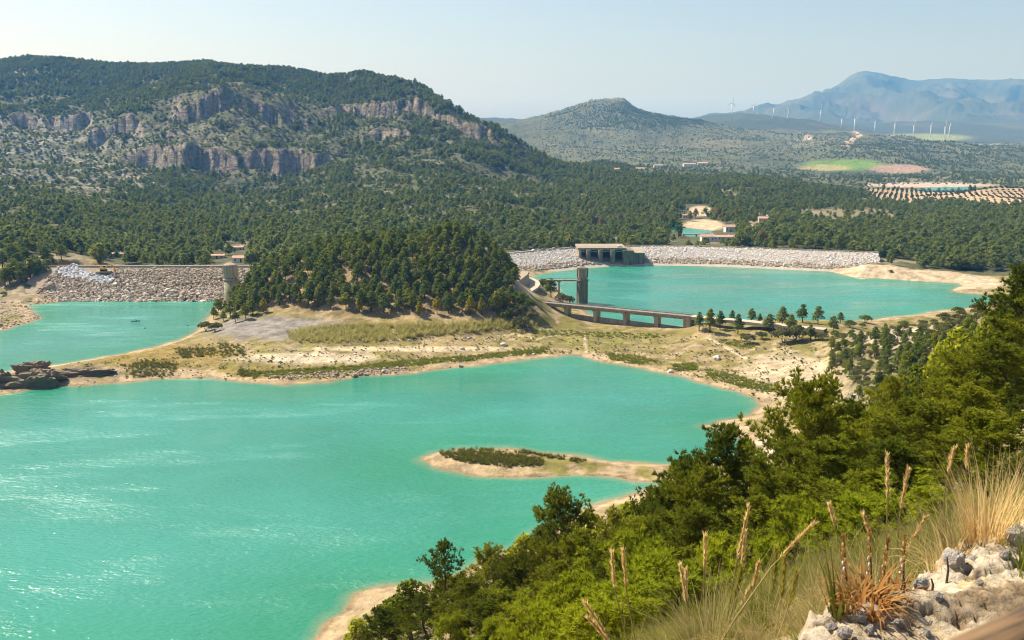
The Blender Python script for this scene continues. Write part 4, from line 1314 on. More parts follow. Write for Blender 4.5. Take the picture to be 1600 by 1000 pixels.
def pine_mid(seed, n=1100, size=0.46, mat='pine_mid', conic=0.0, h=8.0, wid=2.7):
    r = np.random.default_rng(seed)
    lumps = []
    for k in range(15):
        t = (k + r.uniform(0, 1)) / 15
        z = h * (0.26 + 0.66 * t)
        rr = wid * (1 - t ** (2.4 - 1.5 * conic)) ** 0.6 * (0.75 + 0.25 * min(1, t * 5))
        a = k * 2.4 + r.uniform(-0.6, 0.6)
        off = rr * r.uniform(0.35, 0.72)
        s = wid * r.uniform(0.30, 0.48) * (1.1 - 0.4 * t)
        lumps.append((off * math.cos(a), off * math.sin(a), z, s, s * r.uniform(0.75, 1.05)))
    lumps.append((0, 0, h * 0.9, wid * 0.28, h * 0.1)); lumps.append((0, 0, h * 0.55, wid * 0.5, h * 0.22))
    tk = MB().tube([(0, 0, -0.6), (0.08, 0.05, h * 0.3), (0.02, 0.1, h * 0.62), (0, 0, h * 0.9)], [0.2, 0.16, 0.11, 0.03], 6)
    for k in range(5):
        a = k * 1.3 + r.uniform(0, 1)
        tk.tube([(0.05, 0.05, h * (0.24 + 0.09 * k)), (1.5 * math.cos(a), 1.5 * math.sin(a), h * (0.34 + 0.1 * k))], [0.07, 0.025], 4, False)
    return tk.mesh('trunk', M['bark'], True), leaf_cloud(lumps, n, size, seed, mat)

def round_bush(seed, n=700, size=0.3, mat='shrub', wid=1.6, h=2.0, bark='grey_bark'):
    r = np.random.default_rng(seed)
    lumps = []
    for k in range(11):
        a = k * 2.4; off = wid * math.sqrt((k + 0.5) / 11) * 0.75
        z = h * (0.3 + 0.35 * (1 - (off / wid) ** 2) + r.uniform(-0.08, 0.14))
        s = wid * r.uniform(0.3, 0.46)
        lumps.append((off * math.cos(a), off * math.sin(a), z, s, s * 0.85))
    tk = MB()
    for k in range(4):
        a = k * 1.6 + r.uniform(0, 1)
        tk.tube([(0, 0, -0.3), (0.3 * wid * math.cos(a), 0.3 * wid * math.sin(a), h * 0.5)], [0.06, 0.02], 4, False)
    return tk.mesh('stem', M[bark]), leaf_cloud(lumps, n, size, seed, mat)

def tussock(seed, n=60, h=0.55, sp=0.22, w=0.012, mat='grass_dry', bend=0.5, name='grass_tuft'):
    """curved blades of two or three pieces rising from one root"""
    r = np.random.default_rng(seed)
    V, Fs = [], []
    for i in range(n):
        a = r.uniform(0, 6.28); o = sp * 0.35 * math.sqrt(r.uniform(0, 1))
        p = np.array([o * math.cos(a), o * math.sin(a), -0.03])
        a2 = a + r.normal(0, 0.5)
        ln = h * r.uniform(0.5, 1.2); b = bend * r.uniform(0.3, 1.5)
        side = np.array([-math.sin(a2), math.cos(a2), 0]) * w * 0.5 * r.uniform(0.7, 1.4)
        el = r.uniform(1.05, 1.5)
        base = len(V); m = 4
        for k in range(m):
            ww = side * (1 - k / (m - 1) * 0.9)
            V.append(p - ww); V.append(p + ww)
            p = p + np.array([math.cos(a2) * math.cos(el), math.sin(a2) * math.cos(el), math.sin(el)]) * ln / (m - 1)
            el -= b
        for k in range(m - 1):
            Fs.append((base + 2 * k, base + 2 * k + 1, base + 2 * k + 3, base + 2 * k + 2))
    return mesh_np(name, np.array(V), np.array(Fs), [M[mat]])

PROTO = {}
PROTO['near'] = [pine_near(101, 8, 2.5, 34), pine_near(102, 8, 2.1, 32, lean=0.09), pine_near(103, 8, 3.0, 36, low=0.2, lean=-0.06), pine_near(104, 8, 2.3, 30, dens=0.75, low=0.16), pine_near(105, 8, 2.8, 38, lean=0.02)]
PROTO['fresh'] = [pine_near(111, 3, 1.7, 26, 'pine_fresh', 1.2, 0.04, 0.02, 0.17, 0.035, 0.2), pine_near(112, 3, 2.0, 28, 'pine_fresh', 1.2, 0.03, -0.05, 0.17, 0.035, 0.2)]
PROTO['mid'] = [pine_mid(s, 1100, 0.46) for s in (201, 202, 203, 204, 205)]
PROTO['conic'] = [pine_mid(s, 1000, 0.42, conic=0.9, wid=2.3) for s in (211, 212)]
PROTO['slope'] = [pine_mid(s, 2200, 0.34, mat='pine_near', wid=2.9) for s in (221, 222, 223)]
PROTO['autumn'] = [pine_mid(s, 900, 0.5, 'autumn', wid=2.4) for s in (231, 232)]
PROTO['eucalypt'] = [pine_mid(s, 900, 0.55, 'eucalypt', wid=3.1) for s in (241, 242)]
PROTO['lime'] = [pine_mid(251, 900, 0.5, 'lime_leaf', wid=3.0)]
PROTO['far'] = [pine_mid(s, 170, 1.15, 'pine_far', wid=2.9) for s in (261, 262, 263, 264)]
PROTO['olive'] = [round_bush(271, 160, 0.9, 'olive_leaf', 2.0, 3.2)]
PROTO['bush'] = [round_bush(s, 700, 0.28, 'shrub') for s in (281, 282)]
PROTO['green_bush'] = [round_bush(s, 900, 0.26, 'pine_mid', 1.7, 2.2) for s in (291, 292)]
PROTO['reed'] = None

FIRST = {}
def plant(kind, var, loc, h, rz, name, label, cat, group=None, parts=('trunk', 'crown'), wide=1.0, base_h=8.0):
    """a plant with its own trunk and crown; meshes are shared between alike plants"""
    tk, cr = PROTO[kind][var % len(PROTO[kind])]
    s = h / base_h
    t = thing(name, label, cat, loc, rz, group)
    t.scale = (s * wide, s * wide, s)
    a_ = obj(parts[0], tk, t); b_ = obj(parts[1], cr, t)
    FIRST.setdefault((kind, var % len(PROTO[kind])), b_)
    return t

# ------------------------------------------------------------------ wooded hill between the lakes
cand = []
for k in range(9000):
    u = rng.uniform(332, 832); Y = rng.uniform(497, 592)
    x = (u - 800) / 1555.0 * Y * 1.02
    cand.append((x, Y))
cand = np.array(cand); cz_ = ground(cand[:, 0], cand[:, 1])
uu, vv = proj(cand[:, 0], cand[:, 1], cz_)
crestY = np.interp(uu, [350, 430, 560, 700, 780, 828], [550, 562, 570, 565, 550, 534])
foot = np.interp(uu, [330, 400, 450, 560, 620, 720, 800, 830], [500, 482, 478, 484, 496, 498, 488, 480])
gap = fbm(cand[:, 0] / 16, cand[:, 1] / 16, 2, 91)
ok = (cand[:, 1] < crestY + 9) & (vv < foot) & (cz_ > 6) & (gap > -0.42) & (uu > 336) & ~((uu > 805) & (vv > 430))
sel = []
for i in np.nonzero(ok)[0]:
    x, y = cand[i]
    if all((x - a_) ** 2 + (y - b_) ** 2 > 4.7 ** 2 for a_, b_, _ in sel):
        sel.append((x, y, cz_[i]))
    if len(sel) >= 300:
        break
def hill_label(u, y):
    """where on the wooded hill a pine stands, told by what lies near it"""
    cy_ = np.interp(u, [350, 430, 560, 700, 780, 828], [550, 562, 570, 565, 550, 534])
    band = 'foot row' if y < 510 else 'lower face' if y < 526 else 'upper face' if y < cy_ - 12 else 'crest'
    cols = [(400, 'beside the pale round tower'), (460, 'above the grey scree'), (520, 'above the western reed end'), (580, 'west of the hill middle'), (640, 'at the hill middle'), (700, 'above the golden trees'), (760, 'above the broad yellow tree'), (900, 'over the curving dirt road')]
    where = next(w for lim, w in cols if u < lim)
    return f'dark green pine in the {band} of the wooded hill {where}', f'hill pines, {band}, {where}'
sel.sort(key=lambda p: p[1])
HILL_REST = []
for i, (x, y, z) in enumerate(sel):
    u, v = proj(x, y, z)
    con = rng.uniform() < 0.3
    hh_, rz_, wd_, vr_ = rng.uniform(7.4, 10.8), rng.uniform(0, 6.28), rng.uniform(1.05, 1.4), int(rng.integers(0, 5))
    if i < 170:
        lab, grp = hill_label(u, y)
        plant('conic' if con else 'mid', vr_, (x, y, z), hh_, rz_, 'pine_tree', lab, 'pine tree', grp, wide=wd_)
    else:
        HILL_REST.append((x, y, z, hh_ / 8.0, wd_, rz_))
hr = np.array(HILL_REST)
scatter('hill_pines', hr[:, :3], np.stack([hr[:, 3] * hr[:, 4], hr[:, 3] * hr[:, 4], hr[:, 3]], 1), np.stack([hr[:, 5] * 0, hr[:, 5] * 0, hr[:, 5]], 1), [FIRST[('mid', k)] for k in range(5)], 'rear pines along the top and back of the wooded hill', 'forest')
autumn = [(562, 488, 22, 'yellow green poplar standing at the hill foot above the scree end'), (655, 494, 21, 'golden leaved tree at the foot of the hill above the reeds'),
          (683, 490, 24, 'small bright yellow tree between two dark pines on the hill'), (735, 492, 27, 'broad yellow tree low on the eastern part of the hill'),
          (752, 491, 23, 'yellow leaved tree beside the broad one at the hill foot'), (775, 488, 30, 'tall yellow green tree at the eastern hill foot'),
          (792, 484, 26, 'yellow green tree nearest the road cutting'), (388, 492, 21, 'yellowish tree at the western hill foot by the water'), (412, 488, 20, 'light green yellow tree above the grey scree')]
for i, (u, v, hp, lab) in enumerate(autumn):
    x, y, z = hit(u, v, 400, 640)
    plant('autumn', i, (x, y, z), hp * 1.15 * y / 1555, i * 1.1, 'poplar_tree', lab, 'tree', 'yellowing trees at the hill foot')

# trees and bushes on the causeway and around the bridge: (kind, u, v foot, v top, label)
tipw = [(334, 499, 'westernmost pine of the wooded hill, touching the water'), (341, 492, 'second pine from the water at the western hill tip'), (349, 502, 'low pine in front at the western hill tip'), (352, 486, 'pine beneath the pale round tower'), (360, 496, 'pine in the middle of the western hill tip'),
        (368, 504, 'front pine above the two grey shrubs'), (372, 488, 'pine right below the tower footbridge'), (384, 499, 'front pine at the end of the grey scree'), (395, 492, 'pine over the western end of the grey scree'), (345, 480, 'small pine behind the western hill tip')]
for i, (u, v, lab) in enumerate(tipw):
    x, y, z = hit(u, v, 430, 640)
    plant('mid', i, (x, y, z), 7.0 + 2.2 * math.sin(i * 1.9), i * 0.8, 'pine_tree', lab, 'pine tree', 'pines at the western hill tip', wide=1.2)
cause = [('conic', 1092, 517, 486, 'pointed dark pine nearest the eastern end of the bridge'), ('conic', 1109, 520, 481, 'tallest pointed pine beside the eastern bridge end'),
         ('conic', 1125, 515, 484, 'third pointed pine along the causeway from the bridge'), ('conic', 1144, 506, 484, 'pine behind the gap in the causeway trees'),
         ('conic', 1153, 522, 489, 'pointed pine on the near side of the causeway road'), ('mid', 1174, 505, 481, 'rounded pine against the water above the causeway'),
         ('conic', 1187, 507, 489, 'little pointed pine beside the rounded one on the causeway'), ('mid', 1202, 519, 489, 'dark pine in the middle of the causeway row'),
         ('mid', 1222, 512, 478, 'large round pine behind the causeway road'), ('mid', 1236, 520, 490, 'pine close in front of the large round causeway pine'),
         ('mid', 1254, 504, 474, 'dense round pine standing out over the reservoir'), ('mid', 1278, 506, 477, 'wide round pine at the eastern part of the causeway'),
         ('mid', 1266, 532, 506, 'round pine alone below the causeway road'), ('mid', 1302, 520, 493, 'dark pine where the causeway meets the spur'),
         ('mid', 1313, 505, 487, 'small pine on the reservoir edge at the spur'), ('green_bush', 1328, 512, 501, 'low dark bush on the reservoir edge past the causeway'),
         ('green_bush', 1352, 505, 492, 'bushy pine on the skyline of the scree spur'), ('green_bush', 1347, 512, 505, 'small bush on top of the pale scree'),
         ('bush', 1224, 536, 511, 'grey green shrub clump below the causeway pines'), ('bush', 1243, 533, 508, 'tall grey shrub beside the lone round pine'),
         ('bush', 1285, 532, 519, 'small grey shrub under the eastern causeway pines'), ('bush', 1190, 530, 518, 'thin grey shrub on the near bank of the causeway'),
         ('bush', 1168, 536, 521, 'pale shrub at the causeway foot'), ('green_bush', 1275, 531, 521, 'dark low shrub next to the lone round pine'),
         ('mid', 861, 464, 434, 'dark bushy tree by the end of the slim footbridge'), ('green_bush', 848, 441, 430, 'dark bush on the lake bank above the dirt road'),
         ('green_bush', 855, 444, 430, 'bush between the dirt road and the bushy bank tree'), ('bush', 878, 473, 458, 'grey green bush sloping to the reservoir below the footbridge'),
         ('bush', 888, 476, 462, 'pale green bush at the foot of the dark tower'), ('bush', 808, 490, 474, 'dry shrub under the western end of the bridge'),
         ('green_bush', 822, 486, 466, 'dark bush between the hill pines and the bridge abutment'), ('green_bush', 812, 478, 458, 'dark bush at the lower end of the road cutting'), ('bush', 830, 500, 486, 'dry bush against the western bridge abutment'), ('bush', 800, 496, 478, 'grey bush under the last hill pines'), ('green_bush', 790, 498, 482, 'low dark bush at the eastern reed end'), ('bush', 815, 512, 494, 'large olive shrub at the western weir end'), ('bush', 322, 517, 502, 'grey green shrub on the point by the western arm'),
         ('bush', 336, 518, 504, 'second grey green shrub on the point below the pines')]
for i, (k, u, v, vt, lab) in enumerate(cause):
    x, y, z = hit(u, v, 350, 640)
    hh = (v - vt) * y / 1555.0
    bush = 'bush' in k
    plant(k, i, (x, y, z), hh * (1.15 if bush else 1.0), i * 0.9, 'shrub' if bush else 'pine_tree', lab, 'shrub' if bush else 'pine tree',
          'shrubs round the bridge and causeway' if bush else 'pines on the causeway', parts=('stem', 'crown') if bush else ('trunk', 'crown'), base_h=2.2 if bush else 8.0, wide=1.0 if bush else 1.15)

def spot_label(what, u, v, cols, rows, cat='pine tree'):
    c_ = next(w for lim, w in cols if u < lim); r_ = next(w for lim, w in rows if v < lim)
    return f'{what}, {r_}, {c_}', cat, f'{what}, {r_}, {c_}'
# eastern spur: dark pines in the hollow, shrubs on its ridge
spur = []
for k in range(6000):
    u, v = rng.uniform(1296, 1480), rng.uniform(528, 610)
    if v > 600 - (u - 1300) * 0.1 or v < np.interp(u, [1296, 1330, 1400, 1480], [545, 538, 528, 520]):
        continue
    x, y, z = hit(u, v, 200, 460)
    if y > 440 or any((x - a_) ** 2 + (y - b_) ** 2 < 4.3 ** 2 for a_, b_ in spur):
        continue
    spur.append((x, y))
    plant('mid', int(rng.integers(0, 5)), (x, y, z), rng.uniform(4.6, 7.0), rng.uniform(0, 6), 'pine_tree', *spot_label('dark pine in the hollow of the eastern spur', u, v, [(1330, 'next to the bright scree'), (1370, 'west of its middle'), (1420, 'east of its middle'), (1700, 'under the shoulder')], [(550, 'top row'), (572, 'middle row'), (900, 'lower row')]))
    if len(spur) >= 42:
        break
spb = []
for k in range(3000):
    u = rng.uniform(1300, 1580)
    v = np.interp(u, [1300, 1400, 1480, 1580], [527, 508, 492, 470]) + rng.uniform(-1, 22)
    x, y, z = hit(u, v, 240, 460)
    if any((x - a_) ** 2 + (y - b_) ** 2 < 4.4 ** 2 for a_, b_ in spb) or (1335 < u < 1440 and v > 503 and rng.uniform() < 0.75):
        continue
    spb.append((x, y))
    plant('bush' if rng.uniform() < 0.6 else 'green_bush', k, (x, y, z), rng.uniform(1.8, 3.3), rng.uniform(0, 6), 'shrub', *spot_label('grey green shrub on the eastern spur ridge', u, v, [(1350, 'by the causeway end'), (1420, 'above the scree'), (1490, 'past the scree'), (1700, 'near the shoulder pines')], [(496, 'on the skyline'), (900, 'below the skyline')], 'shrub'), parts=('stem', 'crown'), base_h=2.2)
    if len(spb) >= 48:
        break

# ------------------------------------------------------------------ pines on the slope below the viewpoint: (u, v of the top, distance, kind, label)
slope_pines = [
    (560, 968, 128, 'slope', 'small pine beside the pale beach at the bottom of the slope'),
    (612, 938, 118, 'slope', 'pine just above the little beach, lowest of the slope trees'),
    (640, 905, 104, 'slope', 'pine leaning beside the feathery one near the little beach'),
    (690, 846, 84, 'near', 'tall feathery pine standing out against the water above the little beach'),
    (765, 860, 90, 'near', 'pine with two spires next to the feathery one above the beach'),
    (735, 910, 70, 'near', 'bushy pine in front of the two spired one'),
    (820, 835, 100, 'slope', 'round topped pine behind the dark stemmed pine'),
    (880, 782, 82, 'near', 'dark stemmed pine with a pointed top rising above the lake edge'),
    (925, 800, 95, 'slope', 'pine just right of the pointed dark stemmed one'),
    (985, 768, 112, 'slope', 'round crowned pine at the water edge below the spit'),
    (1012, 778, 88, 'slope', 'pine between the round crowned one and the big dark pine'),
    (850, 880, 60, 'near', 'broad yellow green pine below the dark stemmed pine'),
    (790, 925, 62, 'near', 'yellow green pine low in the middle of the slope'),
    (945, 850, 62, 'near', 'bright crowned pine in the middle of the slope'),
    (1062, 722, 76, 'near', 'pine in front of the landward end of the spit'),
    (1125, 666, 58, 'near', 'big dark pine covering the end of the spit'),
    (1185, 700, 66, 'near', 'pine squeezed between the big dark one and the slender one'),
    (1262, 608, 46, 'near', 'slender pine with a narrow spire in front of the eastern beach'),
    (1225, 690, 40, 'near', 'pine with an open crown below the slender spire'),
    (1335, 640, 62, 'near', 'grey green pine right of the slender spire'),
    (1300, 700, 36, 'near', 'near pine with bare lower boughs above the grass'),
    (1395, 590, 74, 'near', 'pine with a visible dark trunk on the eastern slope'),
    (1450, 640, 44, 'near', 'bright bushy pine on the eastern slope'),
    (1475, 580, 60, 'near', 'broad dark crowned pine on the eastern slope'),
    (1540, 545, 56, 'near', 'large dark pine with forked trunk on the eastern slope'),
    (1500, 512, 96, 'slope', 'pine on the shoulder of the eastern slope'),
    (1440, 545, 112, 'slope', 'pine at the upper rim of the eastern slope above the hollow'),
    (1395, 555, 132, 'slope', 'small pine at the rim of the slope facing the hollow'),
    (1565, 478, 84, 'slope', 'tall pine near the top of the eastern shoulder'),
    (1600, 428, 74, 'near', 'topmost pine cut by the frame edge on the eastern shoulder'),
    (1545, 505, 100, 'slope', 'pine behind the large forked one on the shoulder'),
    (1590, 540, 48, 'near', 'pine below the topmost one at the eastern frame edge'),
    (1655, 470, 58, 'near', 'pine beyond the frame edge whose boughs hang into view'),
    (1600, 640, 34, 'near', 'yellow green pine at the eastern frame edge above the dry tussock'),
    (1400, 700, 32, 'near', 'nearest pine in the middle of the eastern slope'),
    (1500, 675, 32, 'near', 'near dark boughed pine above the green grass'),
    (1350, 730, 27, 'near', 'low near pine right behind the grass stalks'),
    (1550, 720, 24, 'near', 'low near pine behind the dry tussock'),
    (1345, 600, 140, 'slope', 'pine far down the slope beside the bright scree'),
    (1480, 535, 132, 'slope', 'pine showing between shoulder pines on the eastern slope'),
    (1090, 800, 48, 'near', 'shaded pine under the big dark pine'),
    (1160, 790, 36, 'near', 'dark branched pine behind the tallest grass stalk'),
    (1010, 850, 50, 'near', 'yellow green pine left of the shaded pine'),
    (900, 900, 42, 'near', 'near pine with dark hollow crown low on the slope'),
]
for i, (u, v, Y, k, lab) in enumerate(slope_pines):
    x, y, zt = PY(u, v, Y)
    z = gz(x, y)
    hh = min(max(zt - z, 2.5), 13.0)
    wide = float(np.clip(9.0 / hh, 0.9, 1.7))
    plant(k, i, (x, y, min(z, zt - hh) if zt - z > 13 else z), hh, i * 1.7, 'pine_tree', lab, 'pine tree', 'pines on the slope below the viewpoint', wide=wide)
fresh = [(1000, 880, 21, 'bright green young pine in the middle of the foreground slope'), (905, 935, 27, 'bright young pine low behind the leaning stalks'), (960, 955, 17, 'young pine at the lower frame edge beside the leaning stalks'),
         (1065, 915, 18, 'young green pine behind the pair of upright stalks'), (1120, 880, 23, 'young pine at the foot of the dark branched pine'), (1385, 800, 20, 'bright low pine behind the flower stalks'),
         (1255, 815, 24, 'low pine under the open boughs right of the tall stalk'), (1460, 790, 19, 'feathery young pine at the upper edge of the green grass'), (705, 972, 56, 'young pine at the bottom frame edge below the feathery one'),
         (830, 960, 40, 'bright young pine at the bottom frame edge in shade'), (770, 985, 46, 'young pine lowest at the bottom frame edge')]
for i, (u, v, Y, lab) in enumerate(fresh):
    x, y, zt = PY(u, v, Y)
    z = gz(x, y)
    hh = min(max(zt - z, 1.3), 4.5)
    plant('fresh', i, (x, y, z), hh, i * 2.1, 'pine_tree', lab, 'pine tree', 'young pines on the foreground slope', base_h=3.0, wide=float(np.clip(2.6 / hh, 0.8, 1.5)))

# more pines on the slope between the shoulder and the hollow
mids = []
for k in range(5000):
    u, v = rng.uniform(1330, 1610), rng.uniform(500, 650)
    x, y, z = hit(u, v, 95, 330)
    if y > 320 or y < 105 or any((x - a_) ** 2 + (y - b_) ** 2 < 5.0 ** 2 for a_, b_ in mids):
        continue
    if fbm(np.array([x / 22]), np.array([y / 22]), 2, 95)[0] < -0.25:
        continue
    mids.append((x, y))
    plant('slope', k, (x, y, z), rng.uniform(4.5, 7.5), rng.uniform(0, 6), 'pine_tree', *spot_label('green pine of the belt below the eastern shoulder', u, v, [(1420, 'near the hollow'), (1500, 'in its middle'), (1560, 'behind the forked pine'), (1700, 'by the frame edge')], [(540, 'upper row'), (580, 'middle row'), (900, 'lower row')]), wide=1.15)
    if len(mids) >= 42:
        break
extra = [(600, 955, 100, 'small pine pressed against the little beach pine'), (665, 930, 80, 'pine under the tall feathery one'), (700, 905, 96, 'pine half hidden by the tall feathery one'), (800, 872, 84, 'pine between the two spired and the dark stemmed pines'),
         (860, 830, 84, 'pine leaning on the dark stemmed pine'), (905, 845, 72, 'pine under the pointed dark stemmed one'), (960, 800, 84, 'pine left of the round crowned one by the water'), (1040, 770, 70, 'pine below the pine before the spit'),
         (1000, 815, 66, 'pine in the middle of the water side row'), (870, 925, 50, 'shaded pine low in the slope'), (750, 950, 56, 'pine low behind the bottom young pines'), (640, 965, 84, 'low pine at the bottom end of the tree line'),
         (1105, 745, 52, 'pine in front of the big dark one'), (1215, 740, 50, 'pine below the open crowned one'), (1285, 660, 52, 'pine beside the slender spire'), (1365, 650, 50, 'pine left of the bright bushy one'), (1420, 620, 62, 'pine behind the bright bushy one'), (1520, 610, 44, 'pine under the large forked one')]
for i, (u, v, Y, lab) in enumerate(extra):
    x, y, zt = PY(u, v, Y)
    z = gz(x, y)
    hh = min(max(zt - z, 2.5), 12.0)
    plant('near', i + 2, (x, y, z), hh, i * 2.3, 'pine_tree', lab, 'pine tree', 'pines on the slope below the viewpoint', wide=float(np.clip(9.0 / hh, 0.9, 1.7)))

# pines on the western bank and brownish trees below the eastern dam
bank_trees = [(8, 448, 11, 'dark pine at the western frame edge above the lake'), (22, 436, 12, 'dense dark pine on the western bank'), (34, 441, 12, 'broad dark pine in the western bank clump'),
              (48, 436, 12, 'dark pine in the middle of the western bank clump'), (62, 438, 12.5, 'dark pine next to the end of the western dam'), (74, 434, 11, 'pine touching the western end of the dam'),
              (40, 415, 11, 'upper dark pine behind the western bank clump'), (70, 412, 11, 'pine behind the dam end on the western bank'), (96, 405, 9, 'round pine just behind the western dam crest'), (4, 420, 11, 'upper pine at the western frame edge'),
              (-14, 440, 12, 'pine mostly beyond the western frame edge'), (55, 424, 10, 'pine between the two rows of the western bank clump'), (80, 426, 10, 'pine leaning over the end of the tan dam'), (28, 424, 11, 'second row pine above the broad dark one'), (84, 441, 8, 'low pine at the foot of the western bank clump'), (15, 444, 10, 'front pine beside the western frame edge pine'), (66, 447, 7, 'small front pine below the western bank clump'), (18, 408, 11, 'rear pine high on the western bank')]
for u, v, lab in ((96, 446, 'green bush at the lower corner of the tan dam'), (44, 450, 'bush on the stony western bank below the pines'), (5, 462, 'bush at the western frame edge near the water')):
    x, y, z = hit(u, v, 540, 700)
    plant('green_bush', u, (x, y, z), 2.6, u, 'shrub', lab, 'shrub', 'shrubs on the western bank', parts=('stem', 'crown'), base_h=2.2, wide=1.3)
for i, (u, v, hh, lab) in enumerate(bank_trees):
    x, y, z = hit(u, v, 560, 760)
    plant('mid', i, (x, y, z), hh * 1.1, i * 1.3, 'pine_tree', lab, 'pine tree', 'pines on the western bank', wide=1.5)
euca = [(925, 352, 'brownish tree in the row beyond the spillway'), (940, 358, 'second brownish tree beyond the spillway'), (955, 357, 'brown green tree standing behind the spillway deck'), (968, 353, 'rust tinged tree behind the pale dam'),
        (1005, 354, 'yellow brown tree left of the footbridge pool'), (1018, 350, 'tall brownish tree left of the lower pool'), (1034, 352, 'brownish tree next to the bright green one'), (1078, 346, 'bushy brown tree on the sand above the lower pool'),
        (1087, 341, 'second bushy tree on the sand above the pool'), (1122, 344, 'large brownish tree above the white house'), (1136, 348, 'brown green tree behind the white house'), (1150, 342, 'tree on the bank between the two houses'),
        (885, 362, 'yellow brown tree in the wood behind the dam'), (1165, 385, 'yellowish tree behind the eastern crest'), (1190, 386, 'pale brown tree behind the eastern crest end'), (1484, 350, 'yellow tree alone on the dark eastern slope'), (1160, 372, 'low yellowish tree near the long house')]
for i, (u, v, lab) in enumerate(euca):
    x, y, z = hit(u, v, 830, 1500)
    plant('autumn' if 'yellow tree' in lab else 'eucalypt', i, (x, y, z), 13 + 3 * math.sin(i * 2.3), i, 'broadleaf_tree', lab, 'tree', 'brownish trees below the eastern dam', wide=0.95)
x, y, z = hit(1060, 371, 830, 1300)
plant('lime', 0, (x, y, z), 15, 0, 'broadleaf_tree', 'bright green round tree beside the lower pool', 'tree')

# ------------------------------------------------------------------ the woods on the hills: masses of trees
for kind in ('far', 'olive'):
    for i in range(len(PROTO[kind])):
        FIRST.pop((kind, i), None)
far_src = []
for i, (u, v) in enumerate(((1262, 392), (1274, 390), (1290, 398), (1236, 391))):
    x, y, z = hit(u, v, 760, 900)
    lab = ['pine on the bank where the eastern dam ends', 'second pine past the eastern dam end', 'pine above the dirt track east of the dam', 'pine just behind the last stretch of the eastern dam crest'][i]
    plant('far', i, (x, y, z), 9, i, 'pine_tree', lab, 'pine tree', 'pines at the eastern dam end')
    far_src.append(FIRST[('far', i)])
PROTO['scrub'] = [round_bush(276, 60, 1.0, 'pine_far', 1.8, 1.8), round_bush(277, 60, 1.0, 'shrub', 1.8, 1.5)]
scrub_src = []
for i, (u, v, lab) in enumerate(((1318, 412, 'dark bush on the sandy bank below the dirt track'), (1392, 425, 'grey bush on the bare bank of the eastern reservoir'))):
    x, y, z = hit(u, v, 640, 800)
    plant('scrub', i, (x, y, z), 1.6, i, 'shrub', lab, 'shrub', parts=('stem', 'crown'), base_h=1.8)
    scrub_src.append(FIRST[('scrub', i)])
dX = np.gradient(X2, axis=1); dY = np.gradient(Y2, axis=0); area = dX * dY
D = np.zeros(X2.shape)
dW, _, _ = seg_dist(X2, Y2, DAM_W); dEE, _, _ = seg_dist(X2, Y2, DAM_E)
frame = (U2 > -120) & (U2 < 1720)
clump = np.clip(0.85 + 1.1 * n1 + 0.5 * n4, 0.0, 1.5)
west = lf * sstep(950, 1150, Y2) * (Y2 < 2760)
D += west / 52 * np.clip(0.55 + 1.6 * n1 + 1.2 * n4 + 0.5 * fbm(X2 / 140, Y2 / 140, 3, 79), 0.03, 1.6) * (1 - 0.88 * sstep(0.6, 0.85, slope))
for e, k in ((ell(70, 215, 150, 42, 1300, 2200), 0.85), (ell(110, 275, 170, 34, 1100, 1900), 0.8), (ell(385, 165, 110, 36, 1500, 2300), 0.88), (ell(250, 225, 95, 34, 1500, 2000), 0.75)):
    D *= 1 - k * e
D += lf * (V2 < 150) * (Y2 > 2050) * (Y2 < 2760) / 85 * (1 - ell(385, 165, 110, 36, 1500, 2300))
val = (Y2 > 660) * (Y2 < 2200) * (SD > 26) * (1 - west) * (dW > 42) * (dEE > 33)
eastb = (U2 > 1250)
D += val * (~eastb) / 56 * np.clip(1.0 + 1.3 * n1 + 0.6 * n4, 0.1, 1.6) * sstep(2200, 1700, Y2)
D += val * eastb * (Y2 < 1900) / 44 * np.clip(0.9 + 1.0 * n1, 0.1, 1.5) * (1 - 0.85 * ell(1330, 338, 120, 14, 900, 1500)) * (1 - OLIVE)
for a_ in ((1095, 330, 20, 8), (1100, 352, 34, 9), (1085, 363, 40, 7), (1180, 356, 14, 8), (1139, 360, 12, 6), (1118, 374, 34, 5), (1194, 343, 13, 5), (365, 391, 22, 5), (378, 408, 22, 5), (185, 400, 18, 3)):
    D *= 1 - ell(*a_, 660, 1600, .15, .05)
for u0_, ru_, ya_, yb_ in ((1098, 58, 838, 1060), (1139, 12, 838, 1100), (1194, 12, 1040, 1180), (364, 26, 655, 860), (340, 12, 655, 780), (183, 14, 655, 760), (1084, 26, 1060, 1330)):
    D *= 1 - 0.93 * ((np.abs(U2 - u0_) < ru_) & (Y2 > ya_) & (Y2 < yb_))
D *= 1 - ((U2 > 1180) & (Y2 < 712))
hills = (1 - lf) * (Y2 > 2000) * (Y2 < 5300)
D += hills / 1100 * np.clip(1 + 1.5 * n1, 0, 2.2)
D += hills * ell(990, 182, 120, 20, 3500, 5400) / 130 + hills * ell(1430, 240, 140, 24, 3000, 5200) / 330 * np.clip(1 + 1.2 * n1, 0, 2) + hills * ell(920, 258, 60, 16, 1800, 3000) / 90
D += hills * ell(1500, 278, 160, 8, 2000, 3200) / 380
D *= frame
D *= 1 - ell(1320, 260, 70, 12, 2400, 4000) ; D *= 1 - ell(1405, 264, 45, 8, 2300, 4000); D *= 1 - ell(1460, 292, 100, 6, 1900, 3000)
nn = rng.poisson(np.clip(D * area, 0, 50))
ii, jj = np.nonzero(nn)
cnt = nn[ii, jj]
ii, jj = np.repeat(ii, cnt), np.repeat(jj, cnt)
fx = X2[ii, jj] + (rng.uniform(-0.5, 0.5, len(ii))) * dX[ii, jj]
fy = Y2[ii, jj] + (rng.uniform(-0.5, 0.5, len(ii))) * dY[ii, jj]
fz = ground(fx, fy)
